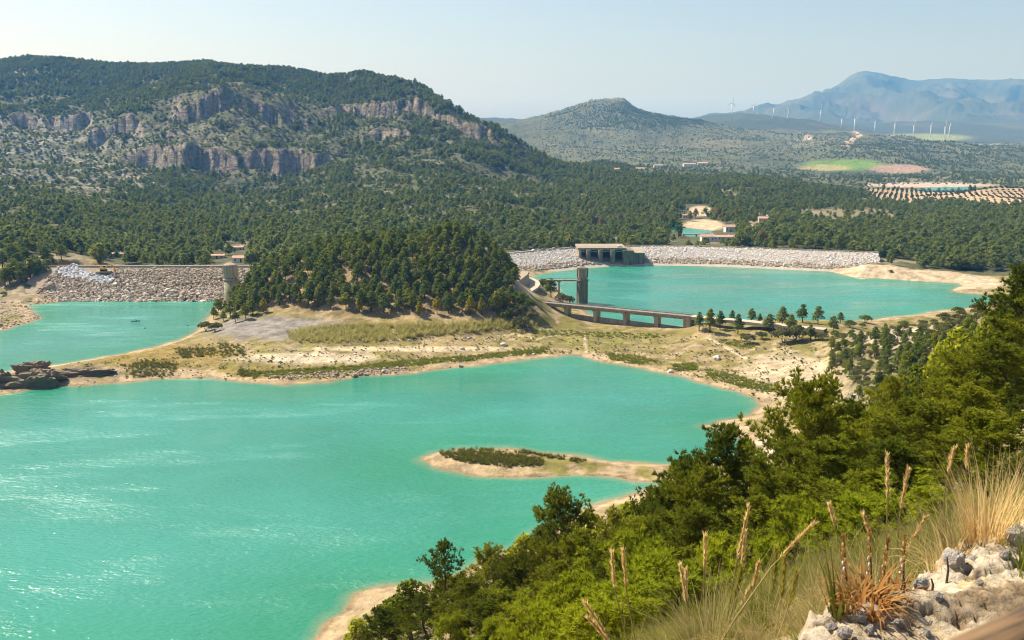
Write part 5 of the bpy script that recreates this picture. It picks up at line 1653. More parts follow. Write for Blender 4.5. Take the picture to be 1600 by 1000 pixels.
hsz = np.where(fy < 1150, rng.uniform(6.5, 10.5, len(fx)), rng.uniform(5.5, 10.0, len(fx))) * np.exp(rng.normal(0, 0.15, len(fx))) / 8.0
hsz = np.where(fy > 2760, hsz * 0.8, hsz)
wsz = hsz * rng.uniform(1.0, 1.45, len(fx))
fsc = np.stack([wsz, wsz, hsz], 1)
def mass(name, m, label, src=None):
    if m.sum():
        scatter(name, np.stack([fx, fy, fz - 0.6], 1)[m], fsc[m], rnd_rot(int(m.sum()), 0.04), src or far_src, label, 'forest')
fu = proj(fx, fy, fz)[0]
mw = (np.interp(fx / (fy + Y0), COLS, np.arange(nc)) >= 0) & (fy < 2760) & (fu < 860) & (fy > 1050)
near_m = fy <= 1050
me_ = ~mw & ~near_m & (fy < 2200)
mass('mountain_forest', mw, 'pine forest covering the western mountain')
mass('valley_forest', near_m, 'pine wood behind both dams and along the far banks')
mass('plain_forest', me_, 'pine forest filling the valley floor behind the dams')
mass('hill_scrub_forest', fy >= 2200, 'scattered trees and scrub on the distant hills')

# low scrub between the trees of the western mountain and the hills behind
Ds = (lf * sstep(1150, 1400, Y2) * (Y2 < 2700) / 75 * (1 - 0.6 * sstep(0.9, 1.3, slope)) + hills / 420 * np.clip(1 + 1.2 * n1, 0.1, 2)) * frame
Ds *= 1 - ell(1320, 260, 70, 12, 2400, 4000); Ds *= 1 - ell(1405, 264, 45, 8, 2300, 4000); Ds *= 1 - ell(1460, 292, 100, 6, 1900, 3000); Ds *= 1 - OLIVE
ns_ = rng.poisson(np.clip(Ds * area, 0, 50))
ii, jj = np.nonzero(ns_); cnt = ns_[ii, jj]
ii, jj = np.repeat(ii, cnt), np.repeat(jj, cnt)
qx = X2[ii, jj] + rng.uniform(-0.5, 0.5, len(ii)) * dX[ii, jj]; qy = Y2[ii, jj] + rng.uniform(-0.5, 0.5, len(ii)) * dY[ii, jj]
scatter('mountain_scrub', np.stack([qx, qy, ground(qx, qy) - 0.2], 1), rng.uniform(0.7, 1.7, len(qx)), rnd_rot(len(qx), 0.05), scrub_src, 'low grey green scrub dotted over the mountain and hills', 'scrub')

# olive grove in rows
pts = []
ca_, sa_ = math.cos(0.35), math.sin(0.35)
for i in range(-70, 70):
    for j in range(-70, 70):
        gx_, gy_ = i * 11.5, j * 13.0
        pts.append((780 + gx_ * ca_ - gy_ * sa_, 1650 + gx_ * sa_ + gy_ * ca_))
pts = np.array(pts)
rr_ = np.clip(np.searchsorted(ROWS, pts[:, 1]), 0, nr - 1); cc_ = np.clip(np.searchsorted(COLS, pts[:, 0] / (pts[:, 1] + Y0)), 0, nc - 1)
om = (OLIVE[rr_, cc_] > 0.45) & (U2[rr_, cc_] < 1615)
pts = pts[om] + rng.normal(0, 0.5, (om.sum(), 2))
pz_ = ground(pts[:, 0], pts[:, 1])
order = np.argsort(pts[:, 1])
tk_, cr_ = PROTO['olive'][0]
olive_src = None
for k in order[:290]:
    o = obj('olive_tree', cr_, None, (pts[k, 0], pts[k, 1], pz_[k] - 0.3))
    s = rng.uniform(0.7, 1.05)
    o.scale = (s, s, s); o.rotation_euler = (0, 0, rng.uniform(0, 6))
    tag(o, 'small round olive tree in the planted rows on the sandy far slope', 'olive tree', 'olive trees in the grove')
    olive_src = o
rest = order[290:]
if len(rest):
    scatter('olive_grove', np.stack([pts[rest, 0], pts[rest, 1], pz_[rest] - 0.3], 1), rng.uniform(0.85, 1.25, len(rest)), rnd_rot(len(rest)), [olive_src], 'farther rows of olive trees on the sandy slopes', 'olive grove')

# ------------------------------------------------------------------ reeds, sedge, low shrubs and stones on the dried lake floor
def region_points(poly, n, ya=200, yb=640, seed=0):
    r = np.random.default_rng(seed)
    P = np.array(poly); out = []
    while len(out) < n:
        u = r.uniform(P[:, 0].min(), P[:, 0].max(), 400); v = r.uniform(P[:, 1].min(), P[:, 1].max(), 400)
        m = inside(u, v, [tuple(p) for p in poly])
        for a_, b_ in zip(u[m], v[m]):
            out.append(hit(a_, b_, ya, yb))
            if len(out) >= n:
                break
    P = np.array(out)
    return P + np.stack([r.normal(0, .3, n), r.normal(0, .6, n), np.zeros(n)], 1)
def first_clump(name, me, u, v, label, cat, s=1.0, ya=200, yb=640):
    x, y, z = hit(u, v, ya, yb)
    o = obj(name, me, None, (x, y, z))
    o.scale = (s, s, s)
    return tag(o, label, cat)
reed_src = [first_clump('reed_clump', tussock(301, 40, 2.6, 1.6, 0.09, 'reed', 0.16, 'reed_clump'), 447, 536, 'pale reed clump standing apart at the western end of the reed bed', 'reeds'),
            first_clump('reed_clump', tussock(302, 40, 2.2, 1.6, 0.09, 'reed', 0.2, 'reed_clump'), 838, 508, 'pale reed clump at the eastern end of the reed bed by the bridge', 'reeds')]
P = region_points([(450, 519), (520, 508), (640, 508), (760, 503), (826, 498), (832, 509), (780, 516), (700, 523), (600, 533), (520, 537), (455, 533)], 1300, seed=1)
scatter('reeds', P, rng.uniform(0.5, 1.35, len(P)), rnd_rot(len(P), 0.12), reed_src, 'wide band of pale green reeds at the foot of the wooded hill', 'reeds')
sedge_src = [first_clump('sedge_clump', tussock(303, 40, 1.0, 1.4, 0.11, 'marsh', 0.25, 'sedge_clump'), 935, 546, 'green sedge clump on the flat below the weir', 'sedge'),
             first_clump('sedge_clump', tussock(304, 40, 0.8, 1.4, 0.11, 'marsh', 0.3, 'sedge_clump'), 1205, 606, 'green sedge clump above the eastern beach', 'sedge')]
bands = [([(380, 583), (470, 577), (560, 571), (640, 563), (720, 557), (850, 545), (850, 551), (760, 561), (680, 568), (600, 575), (480, 585), (390, 590)], 1500),
         ([(945, 551), (1000, 556), (1035, 566), (1000, 571), (955, 562)], 260), ([(1050, 571), (1085, 567), (1090, 578), (1060, 580)], 160), ([(1105, 577), (1150, 585), (1200, 600), (1222, 608), (1200, 616), (1140, 600), (1105, 588)], 420),
         ([(800, 545), (860, 541), (865, 552), (800, 556)], 120), ([(800, 508), (870, 516), (930, 519), (1040, 522), (1040, 528), (920, 528), (800, 520)], 300), ([(1120, 530), (1190, 536), (1180, 546), (1130, 540)], 120)]
P = np.concatenate([region_points(b_, n_, seed=10 + i) for i, (b_, n_) in enumerate(bands)])
scatter('sedge', P, rng.uniform(0.6, 1.2, len(P)), rnd_rot(len(P), 0.05), sedge_src, 'bright green sedge growing in strips along the lake shore', 'sedge')
dk_src = [first_clump('rush_clump', tussock(305, 44, 1.1, 1.4, 0.1, 'marsh_dark', 0.25, 'rush_clump'), 692, 706, 'dark rush clump near the tip of the sandy spit', 'rushes')]
P = np.concatenate([region_points([(688, 708), (740, 705), (800, 711), (850, 718), (845, 727), (800, 729), (740, 725), (700, 717)], 620, seed=31), region_points([(700, 703), (760, 702), (830, 707), (920, 720), (900, 722), (800, 707), (720, 706)], 130, seed=32),
                    region_points([(190, 572), (235, 562), (280, 570), (270, 588), (210, 590)], 260, seed=33), region_points([(270, 545), (335, 543), (340, 556), (285, 560)], 160, seed=34), region_points([(338, 537), (380, 540), (385, 556), (350, 558)], 130, seed=35), region_points([(370, 577), (400, 580), (400, 590), (375, 588)], 70, seed=36)])
scatter('rushes', P, rng.uniform(0.55, 1.15, len(P)), rnd_rot(len(P), 0.05), dk_src, 'dark green rushes on the spit and the western point', 'rushes')
ub, vb = [], []
P = region_points([(120, 575), (330, 530), (450, 545), (850, 515), (1060, 525), (1290, 540), (1290, 640), (1210, 640), (1150, 605), (950, 560), (860, 552), (500, 595), (200, 592)], 3400, seed=40)
keep = fbm(P[:, 0] / 9, P[:, 1] / 9, 3, 45) > -0.05
P = P[keep]
low_src = [FIRST[('bush', 0)], FIRST[('bush', 1)], FIRST[('green_bush', 0)]]
scatter('low_shrubs', P, rng.uniform(0.10, 0.32, len(P)) * np.exp(rng.normal(0, 0.2, len(P))), rnd_rot(len(P), 0.05), low_src, 'dots of low shrubs over the dry lake floor', 'shrubs')
P = np.concatenate([region_points([(1300, 540), (1400, 515), (1600, 480), (1610, 640), (1400, 640), (1340, 600), (1305, 590)], 900, 95, 460, seed=47)])
P = P[(fbm(P[:, 0] / 12, P[:, 1] / 12, 3, 48) > -0.25)]
scatter('spur_scrub', P, rng.uniform(0.45, 1.3, len(P)), rnd_rot(len(P), 0.05), low_src, 'low scrub covering the flank of the eastern spur', 'scrub')
P = region_points([(0, 585), (330, 525), (450, 540), (850, 520), (1290, 540), (1330, 640), (1200, 690), (1150, 610), (950, 565), (860, 556), (500, 597), (0, 612)], 2600, seed=41)
P = P[fbm(P[:, 0] / 14, P[:, 1] / 14, 3, 46) > 0.05]
scatter('stones', P, 0.24 * np.exp(rng.normal(0, 0.5, len(P))), rnd_rot(len(P), 0.4), BOULD['tan'] + BOULD['pale'], 'loose stones strewn over the dried lake floor', 'stones')
P = np.concatenate([region_points([(420, 586), (520, 580), (640, 573), (640, 580), (520, 590), (420, 592)], 500, seed=42), region_points([(0, 470), (50, 470), (90, 455), (110, 468), (66, 497), (0, 515)], 500, 480, 700, seed=43), region_points([(1330, 600), (1300, 650), (1290, 690), (1340, 690), (1370, 620)], 300, seed=44)])
scatter('shore_rocks', P, 0.42 * np.exp(rng.normal(0, 0.45, len(P))), rnd_rot(len(P), 0.4), BOULD['tan'], 'dark tan rocks along the shores', 'rocks')

# rock outcrops at the western point
def outcrop(name, u, v, sx, sy, sz, seed, label, rz=0.0, lift=0.0):
    x, y, z = hit(u, v, 250, 640)
    me = rock_mesh(name, M['stone_dark'], seed, 1.0, 5, 0.42)
    n_ = len(me.vertices); co = np.empty(n_ * 3, np.float32); me.vertices.foreach_get('co', co); co = co.reshape(-1, 3)
    st = ridged(co[:, 0] * 2.2 + seed, co[:, 2] * 3.5 + co[:, 1] * 2, 4, seed)
    co *= (1 + 0.10 * st)[:, None]
    co[:, 2] = np.round(co[:, 2] * 4.5 + 0.8 * st) / 4.5 * 0.3 + co[:, 2] * 0.7
    me.vertices.foreach_set('co', co.ravel()); me.update()
    o = obj(name, me, None, (x, y, z + lift))
    o.scale = (sx, sy, sz); o.rotation_euler = (0, 0, rz)
    return tag(o, label, 'rock')
outcrop('rock_outcrop', 52, 598, 13, 7, 5.2, 71, 'large dark layered rock outcrop on the western point', 0.2)
outcrop('rock_outcrop', 50, 582, 7.5, 4.5, 3.2, 72, 'flat topped rock on the upper edge of the western point', 0.1, 1.5)
outcrop('rock_outcrop', 2, 600, 6, 6, 5.5, 73, 'dark rock at the western frame edge beside the lake', 0.5)
outcrop('rock_outcrop', 130, 583, 13, 4, 2.2, 74, 'low ribbed rock running along the western point', 0.1)

# ------------------------------------------------------------------ houses
def house(u, v, w, dp, hh, roof_h, wall, rz, label, ya=830, yb=4500, nwin=3, hip=False, name='house'):
    x, y, z = hit(u, v, ya, yb)
    t = thing(name, label, 'house', (x, y, z), rz)
    MB().box((0, 0, hh / 2 - 1), (w, dp, hh + 2)).build('wall', M[wall], t)
    o = 0.4
    X_, Yd = w / 2 + o, dp / 2 + o
    rx = X_ - (dp / 2 if hip else 0)
    V = [(-X_, -Yd, hh + .01), (X_, -Yd, hh + .01), (X_, Yd, hh + .01), (-X_, Yd, hh + .01), (-rx, 0, hh + roof_h), (rx, 0, hh + roof_h)]
    rf = MB().add(V, [(0, 1, 5, 4), (2, 3, 4, 5), (1, 2, 5), (3, 0, 4), (3, 2, 1, 0)]).build('roof', M['roof_tile'], t)
    MB().box((w * 0.25, 0.4, hh + roof_h * 0.9), (0.7, 0.7, 1.6)).build('chimney', M[wall], rf)
    for k in range(nwin):
        wx_ = -w / 2 + w * (k + 0.5) / nwin
        MB().box((wx_, -dp / 2 - 0.02, hh * 0.55), (1.1, 0.12, 1.3)).build('window', M['window'], t)
    MB().box((w / 2 - 1.5 * w / nwin, -dp / 2 - 0.03, 1.05), (1.0, 0.12, 2.1)).build('door', M['gate'], t)
    return t
house(1140, 362, 10.5, 7, 5.2, 2.0, 'white_wall', 0.12, 'white house with pale tiled roof on the bank above the long house')
house(1105, 377, 12, 7, 4.6, 1.8, 'white_wall', 0.05, 'white front of the long house beside the lower pool')
house(1130, 375, 20, 7, 3.2, 1.6, 'white_wall', 0.02, 'low tiled wing adjoining the long white house', nwin=5)
house(1194, 347, 13, 8, 4.4, 1.8, 'cream_wall', -0.1, 'cream house with orange roof in the dark wood')
house(1203, 337, 7, 5, 4, 1.2, 'white_wall', 0.2, 'small white house half hidden above the cream house', nwin=2)
house(1070, 340, 6, 4, 3, 1, 'white_wall', 0.1, 'little white hut on the rock above the lower pool', nwin=2)
house(1107, 338, 6, 5, 3.4, 1, 'white_wall', 0.1, 'small white hut beside the sandy road above the pool', nwin=2)
house(979, 365, 8, 6, 4, 1.4, 'cream_wall', 0.0, 'small cream house behind the spillway trees', nwin=2)
house(364, 392, 17, 6, 3.2, 1.0, 'cream_wall', 0.1, 'low cream building in the wood behind the pale tower', ya=660, yb=1200, nwin=4)
house(378, 409, 12, 6, 3.2, 1.4, 'white_wall', 0.0, 'white building with pinkish roof just behind the western dam crest', ya=655, yb=1200, nwin=3)
house(340, 404, 11, 5, 2.6, 0.9, 'cream_wall', 0.05, 'narrow cream building behind the western dam left of the tower', ya=655, yb=1200)
house(183, 402, 11, 5, 2.8, 0.9, 'cream_wall', 0.05, 'small cream building among the trees behind the western dam', ya=655, yb=1200)
house(1077, 260, 36, 14, 7, 3, 'white_wall', 0.1, 'pale farmstead at the foot of the distant hill', ya=1800, nwin=4)
house(1098, 259, 30, 14, 8, 3, 'white_wall', -0.1, 'white building at the east end of the distant farmstead', ya=1800, nwin=4)
house(1000, 268, 18, 10, 6, 3, 'white_wall', 0.2, 'distant house with red roof in the forest edge', ya=1500, nwin=3)
house(964, 268, 10, 8, 5, 2, 'white_wall', 0.0, 'tiny white house among the distant pines', ya=1500, nwin=2)
house(1028, 262, 22, 10, 6, 2, 'white_wall', 0.0, 'low white house left of the distant farmstead', ya=1800, nwin=3)
pa, pb = Vector(PZ(1066, 366, 3.6)), Vector(PZ(1112, 367, 3.6))
pb.y = pa.y + 6
fbp = thing('footbridge', 'small concrete bridge crossing the lower pool', 'bridge', tuple(pa))
dd = pb - pa
MB().beam((0, 0, 0), dd, 3.0, 0.8).build('deck', M['pale_concrete'], fbp)
for k in (0.05, 0.52, 0.95):
    MB().box((dd.x * k, dd.y * k, -2.6), (1.2, 2.2, 4.4)).build('pier', M['pale_concrete'], fbp)

# ------------------------------------------------------------------ wind turbines
turb = [(1144, 175, 161, 6500, 0.15), (1178, 176, 166, 7000, 0.7), (1209, 184, 170, 6500, 0.05), (1232, 187, 172, 6500, 0.0), (1282.5, 191, 173, 6300, 0.02), (1315.5, 196, 186, 6200, 0.6), (1336, 201, 186, 6000, 1.0),
        (1367.5, 207, 190, 6800, 0.9), (1398, 210, 194, 6800, 0.45), (1428, 214, 196, 6600, 0.5), (1455, 214, 196, 6700, 1.0), (1477, 216, 198, 6500, 0.45), (1484, 216, 197, 6500, 1.1)]
ordn = ['leftmost', 'second', 'third', 'fourth', 'fifth', 'sixth', 'seventh', 'eighth', 'ninth', 'tenth', 'eleventh', 'twelfth', 'rightmost']
for i, (u, vb_, vh, Y, ph) in enumerate(turb):
    x, y, zh = PY(u, vh, Y)
    zg = gz(x, y)
    zb_ = min(zg, PY(u, vb_, Y)[2])
    hh = zh - zb_
    ln = 40.0
    lab = f'{ordn[i]} of the white wind turbines' + (' counted from the west along the ridge' if 0 < i < 12 else ', alone on the bare ridge' if i == 0 else ' at the eastern end of the row')
    t = thing('wind_turbine', lab, 'wind turbine', (x, y, zb_), 0.5 + 0.06 * i, 'wind turbines on the far ridge')
    MB().tube([(0, 0, -8), (0, 0, hh * 0.5), (0, 0, hh)], [3.4, 2.9, 2.2], 10).build('tower', M['turbine'], t, True)
    MB().box((0, 1.5, hh + 1.0), (3.4, 9, 3.4)).build('nacelle', M['turbine'], t)
    rt = MB().tube([(0, -3.1, hh + 1.0), (0, -5.5, hh + 1.0)], [1.8, 0.6], 8).build('hub', M['turbine'], t, True)
    for k in range(3):
        a_ = ph + k * 2 * math.pi / 3
        ux, uz = math.sin(a_), math.cos(a_)
        px_, pz2 = uz, -ux
        V = []
        for s_, w_ in ((1.2, 2.4), (8, 5.0), (20, 3.8), (ln, 1.2)):
            c_ = (ux * s_, -4.2, hh + 1.0 + uz * s_)
            V += [(c_[0] - px_ * w_ * 0.35, c_[1] - 0.35, c_[2] - pz2 * w_ * 0.35), (c_[0] + px_ * w_ * 0.65, c_[1], c_[2] + pz2 * w_ * 0.65), (c_[0], c_[1] + 0.4, c_[2])]
        Fs = [(i_ * 3 + j, i_ * 3 + (j + 1) % 3, i_ * 3 + 3 + (j + 1) % 3, i_ * 3 + 3 + j) for i_ in range(3) for j in range(3)] + [(0, 2, 1), (9, 10, 11)]
        MB().add(V, Fs).build('blade', M['turbine'], rt)

# ------------------------------------------------------------------ vehicles, boat and small things on the dams and water
def car(loc, rz, paint_, label):
    t = thing('parked_car', label, 'car', loc, rz, 'cars parked on the dam roads')
    prof = [(-2.1, 0.35), (2.1, 0.35), (2.12, 0.75), (1.3, 0.9), (0.7, 1.42), (-1.1, 1.45), (-1.9, 0.95), (-2.12, 0.9)]
    n_ = len(prof)
    V = [(x, -0.85, z) for x, z in prof] + [(x, 0.85, z) for x, z in prof]
    MB().add(V, [tuple(range(n_)), tuple(range(2 * n_ - 1, n_ - 1, -1))] + [(i, n_ + i, n_ + (i + 1) % n_, (i + 1) % n_) for i in range(n_)]).build('body', M[paint_], t)
    for s in (-1, 1):
        MB().box((-0.2, s * 0.86, 1.15), (1.9, 0.04, 0.36)).build('side_window', M['window'], t)
        for xx in (-1.3, 1.3):
            MB().tube([(xx, s * 0.72, 0.32), (xx, s * 0.92, 0.32)], 0.32, 12).build('wheel', M['tyre'], t)
    MB().beam((0.8, 0, 1.38), (1.22, 0, 0.98), 1.4, 0.06).build('windscreen', M['window'], t)
    return t
for u, pt, lab in ((831, 'car_white', 'white car on the western end of the pale dam crest'), (846, 'car_dark', 'dark car parked second along the pale dam crest'), (864, 'car_grey', 'grey car on the middle of the curving pale crest'), (893, 'car_dark', 'dark car close to the spillway deck')):
    c_ = min(np.linspace(0, 1, 400), key=lambda q: abs(proj(*along(e0, np.array([q]))[0][0], CR_E)[0] - u))
    p_, n_ = along(e0, np.array([c_]))
    car((p_[0][0] - n_[0][0] * 2.2, p_[0][1] - n_[0][1] * 2.2, CR_E + 0.02), math.atan2(-n_[0][0], n_[0][1]), pt, lab)
car((SX + 31.5, SY + 1.0, top_z - 0.2), 0.1, 'car_white', 'white car standing on the spillway deck')
car((PY(115, 411, 641)[0], 641, CR_W + 0.02), 0.0, 'car_white', 'white car near the western end of the tan dam crest')
xb = PY(95, 414, 638)[0]
rb_ = thing('road_barrier', 'red plastic barrier row on the western dam crest', 'barrier', (xb, 637.2, CR_W + 0.02))
for k in range(5):
    MB().box((-4 + k * 2.05, 0, 0.45), (1.9, 0.5, 0.9), 0, 0.8).build('segment', M['red'], rb_)
ex, ey, ez = PY(162, 424, 628)
exc = thing('excavator', 'yellow excavator working on the tan dam face above the white stones', 'excavator', (ex, ey, ez - 0.2), 0.2)
MB().box((0, 0, 0.05), (9, 4.5, 0.9)).build('work_platform', M['dirt'], exc)
for s in (-1, 1):
    MB().box((0, s * 1.1, 1.0), (4.0, 0.6, 0.9)).build('track', M['tyre'], exc)
MB().box((-0.4, 0, 2.0), (3.4, 2.5, 1.1)).box((-1.6, 0, 2.75), (1.2, 2.4, 0.5)).build('body', M['yellow'], exc)
MB().box((0.5, 0.7, 3.0), (1.4, 1.0, 1.4), 0, 0.85).build('cab', M['window'], exc)
MB().beam((0.8, -0.3, 2.4), (3.6, -0.3, 5.0), 0.5, 0.6).beam((3.5, -0.3, 5.1), (6.0, -0.3, 3.6), 0.45, 0.5).build('boom', M['yellow'], exc)
MB().beam((5.9, -0.3, 3.7), (6.8, -0.3, 1.6), 0.35, 0.4).build('arm', M['yellow'], exc)
MB().box((6.7, -0.3, 1.2), (1.2, 1.1, 0.9), 0.0, 1.3).build('bucket', M['yellow'], exc)

bx, by, _ = PZ(212, 502, 0)
kb = thing('kayak', 'dark narrow kayak out on the western arm of the lake', 'kayak', (bx, by, 0.0), 0.15)
V, Fs = [], []
for i, s in enumerate(np.linspace(-1, 1, 11)):
    w_ = 0.48 * (1 - abs(s) ** 2.2) + 0.02; h_ = 0.32 + 0.14 * s * s
    V += [(s * 2.4, -w_, h_), (s * 2.4, -w_ * 0.7, -0.05), (s * 2.4, w_ * 0.7, -0.05), (s * 2.4, w_, h_), (s * 2.4, 0, h_ + 0.06)]
for i in range(10):
    for j in range(5):
        Fs.append((i * 5 + j, (i + 1) * 5 + j, (i + 1) * 5 + (j + 1) % 5, i * 5 + (j + 1) % 5))
MB().add(V, Fs).build('hull', M['kayak'], kb, True)
per = thing('person', 'person in dark clothes sitting upright in the kayak', 'person', (bx, by, 0.1), 0.15)
def skin_body(name, verts, edges, radii, mat, parent):
    me = bpy.data.meshes.new(name); me.from_pydata(verts, edges, []); me.materials.append(mat)
    o = obj(name, me, parent)
    sk = o.modifiers.new('skin', 'SKIN'); o.modifiers.new('smooth', 'SUBSURF').levels = 1
    for v_, r_ in zip(me.skin_vertices[0].data, radii):
        v_.radius = (r_, r_)
    me.skin_vertices[0].data[0].use_root = True
    return o
skin_body('body', [(0, 0, 0.25), (0.02, 0, 0.5), (0, 0, 0.72), (0, 0, 0.84), (0.01, 0, 1.0), (0, 0.2, 0.7), (0.2, 0.32, 0.5), (0.42, 0.22, 0.55), (0, -0.2, 0.7), (0.2, -0.32, 0.5), (0.42, -0.22, 0.55), (0.45, 0.12, 0.32), (0.85, 0.12, 0.2), (0.45, -0.12, 0.32), (0.85, -0.12, 0.2)],
          [(0, 1), (1, 2), (2, 3), (3, 4), (2, 5), (5, 6), (6, 7), (2, 8), (8, 9), (9, 10), (0, 11), (11, 12), (0, 13), (13, 14)],
          [0.17, 0.16, 0.16, 0.06, 0.11, 0.075, 0.05, 0.04, 0.075, 0.05, 0.04, 0.08, 0.06, 0.08, 0.06], M['cloth'], per)
MB().prism(ring(0.1, 8), 1.0, 1.13, 0.7).build('hair', M['cloth'], per)
MB().beam((0.42, -1.0, 0.35), (0.42, 1.0, 0.75), 0.04, 0.04).box((0.42, -1.08, 0.33), (0.04, 0.3, 0.16)).box((0.42, 1.08, 0.77), (0.04, 0.3, 0.16)).build('paddle', M['kayak'], None)
pd = bpy.data.objects['paddle']; pd.location = (bx, by, 0.1); pd.rotation_euler = (0, 0, 0.15); tag(pd, 'thin double paddle held across the kayak', 'paddle')
for u, v, lab in ((226.5, 513, 'small dark buoy floating nearest the kayak'), (293, 509, 'tiny dark buoy floating off the point with grey shrubs')):
    x, y, _ = PZ(u, v, 0)
    t = thing('buoy', lab, 'buoy', (x, y, 0), 0, 'buoys on the western arm')
    MB().tube([(0, 0, -0.3), (0, 0, -0.1), (0, 0, 0.25), (0, 0, 0.42)], [0.2, 0.42, 0.4, 0.12], 10).build('float', M['orange'], t, True)
    MB().tube([(0, 0, 0.4), (0, 0, 0.7)], [0.05, 0.03], 6).build('mast', M['steel'], t)

# ------------------------------------------------------------------ foreground: limestone ledge, loose stones, grass, stalks, timber rail
edge_px = pl("1120,1075 1185,1040 1250,1003 1300,968 1345,940 1400,912 1450,893 1500,872 1540,848 1570,836 1600,818 1660,790 1740,755")
EL = 98.22
E_ = np.array([PZ(u, v, EL) for u, v in edge_px])
ns, ntt = 300, 190
se = np.linspace(0, len(E_) - 1, ns)
ep = np.stack([np.interp(se, np.arange(len(E_)), E_[:, k]) for k in range(2)], 1)
tt = np.concatenate([np.linspace(-0.7, 0, 50)[:-1], np.linspace(0, 2.6, ntt - 49)])
inn = np.array([0.62, -0.78])
Xl = ep[:, None, 0] + inn[0] * tt[None]; Yl = ep[:, None, 1] + inn[1] * tt[None]
wob = 0.16 * fbm(Xl * 2.1, Yl * 2.1, 4, 301) + 0.05 * ridged(Xl * 7, Yl * 7, 3, 302)
te = tt[None] + wob
Zl = EL + 0.03 * np.maximum(te, 0) - 1.25 * sstep(0.02, -0.5, te) - 0.35 * np.clip(-te, 0, 1)
st = fbm(Xl * 1.6 + 0.5, Yl * 1.9, 4, 303)
Zl += 0.035 * (np.floor(st * 5) / 5) + 0.04 * st
Zl += 0.016 * ridged(Xl * 3.2, Yl * 4.5, 4, 304) + 0.012 * fbm(Xl * 16, Yl * 16, 4, 305)
crack = np.abs(fbm(Xl * 2.6, Yl * 3.4, 3, 306))
Zl -= 0.045 * sstep(0.06, 0.0, crack)
crack2 = np.abs(fbm(Xl * 6.0, Yl * 5.0, 3, 307))
Zl -= 0.018 * sstep(0.08, 0.0, crack2)
il = np.arange(ns * len(tt)).reshape(ns, len(tt))
ql = np.stack([il[:-1, :-1], il[:-1, 1:], il[1:, 1:], il[1:, :-1]], -1).reshape(-1, 4)[:, ::-1]
ledge = tag(obj('rock_ledge', mesh_np('rock_ledge', np.stack([Xl, Yl, Zl], -1).reshape(-1, 3), ql, [M['ledge']], True)), 'pale cracked limestone ledge in the lower corner beside the timber rail', 'rock')
sf = ledge.data.attributes.new('soil_fill', 'FLOAT', 'POINT')
soil_f = np.clip(0.9 * sstep(0.10, 0.02, crack) + 0.5 * sstep(0.09, 0.02, crack2) + 0.75 * sstep(0.12, 0.45, fbm(Xl * 2.3, Yl * 3.5, 4, 309)), 0, 0.92)
sf.data.foreach_set('value', soil_f.astype(np.float32).ravel())
def ledge_z(x, y):
    k = np.argmin((Xl - x) ** 2 + (Yl - y) ** 2)
    return float(Zl.ravel()[k])
LS = [rock_mesh('loose_stone', M['stone_pale'], 400 + i, 0.7, 2, 0.3) for i in range(4)]
stone_px = [(1300, 975, .05, 'small pale stone at the lower lip of the ledge'), (1345, 962, .07, 'rounded stone under the rust coloured leaves'), (1395, 935, .05, 'stone beside the base of the flower stalks'), (1440, 905, .08, 'pale lump on the middle of the ledge rim'),
            (1490, 880, .10, 'big pale block on the upper rim of the ledge'), (1520, 865, .08, 'block next to the dry twig on the rim'), (1465, 940, .05, 'small stone lying on the open ledge surface'), (1410, 965, .06, 'grey stone near the crack in the ledge'),
            (1360, 985, .05, 'pale pebble at the bottom frame edge of the ledge'), (1590, 855, .12, 'large rounded stone under the dry tussock'), (1570, 880, .06, 'stone in front of the dry tussock'), (1530, 915, .04, 'pebble on the bright upper part of the ledge'), (1320, 990, .06, 'brown stone at the bottom tip of the ledge'), (1450, 975, .04, 'pebble just above the timber rail')]
for i, (u, v, s, lab) in enumerate(stone_px):
    x, y, _ = PZ(u, v, EL + 0.03)
    o = obj('loose_stone', LS[i % 4], None, (x, y, ledge_z(x, y) + s * 0.3))
    s *= 0.5
    o.scale = (s, s * 0.85, s); o.rotation_euler = (0.2 * i, 0.1, i * 1.3)
    tag(o, lab, 'stone', 'loose stones on the ledge')

# grass on the slope
gsrc = []
for i, (me, u, v, lab) in enumerate(((tussock(501, 70, 0.55, 0.3, 0.008, 'grass_dry', 0.9), 1240, 985, 'curly dry grass tuft touching the lower tip of the ledge'),
                                     (tussock(502, 70, 0.5, 0.3, 0.008, 'grass_dry', 1.1), 1285, 945, 'dry grass tuft left of the rust coloured leaves'),
                                     (tussock(503, 80, 0.6, 0.3, 0.010, 'grass_green', 0.35), 1470, 850, 'fine green grass tuft below the ledge rim'),
                                     (tussock(504, 80, 0.55, 0.3, 0.010, 'grass_green', 0.5), 1180, 975, 'green grass tuft among the upright stalks'),
                                     (tussock(505, 60, 0.75, 0.35, 0.010, 'grass_dry', 0.3), 1440, 860, 'straw coloured grass tuft behind the flower stalks'))):
    x, y, z = hit(u, v, 3.2, 30)
    gsrc.append(tag(obj('grass_tuft', me, None, (x, y, z)), lab, 'grass tuft', 'grass tufts on the near slope'))
r9 = np.random.default_rng(77)
n_ = 12000
gy_ = np.exp(r9.uniform(math.log(2.6), math.log(34), n_))
gx_ = r9.uniform(-0.02, 0.75, n_) * (gy_ + 1.5)
dl = np.array([np.interp(x, E_[:, 0], E_[:, 1]) for x in gx_])
keep = (gy_ > dl + 0.12) | (gx_ < E_[0, 0])
gx_, gy_ = gx_[keep], gy_[keep]
gzz = ground(gx_, gy_)
gu, gv = proj(gx_, gy_, gzz)
gn = fbm(gx_ / 2.2, gy_ / 2.2, 3, 501)
keep = (gv < 1060) & (gu > 820) & (gn > -0.55) & (gy_ > np.interp(gu, [800, 1100, 1250, 1600], [9, 6, 4.2, 4.0]))
gx_, gy_, gzz, gn = gx_[keep], gy_[keep], gzz[keep], gn[keep]
far_ = 0.36 + 0.026 * gy_
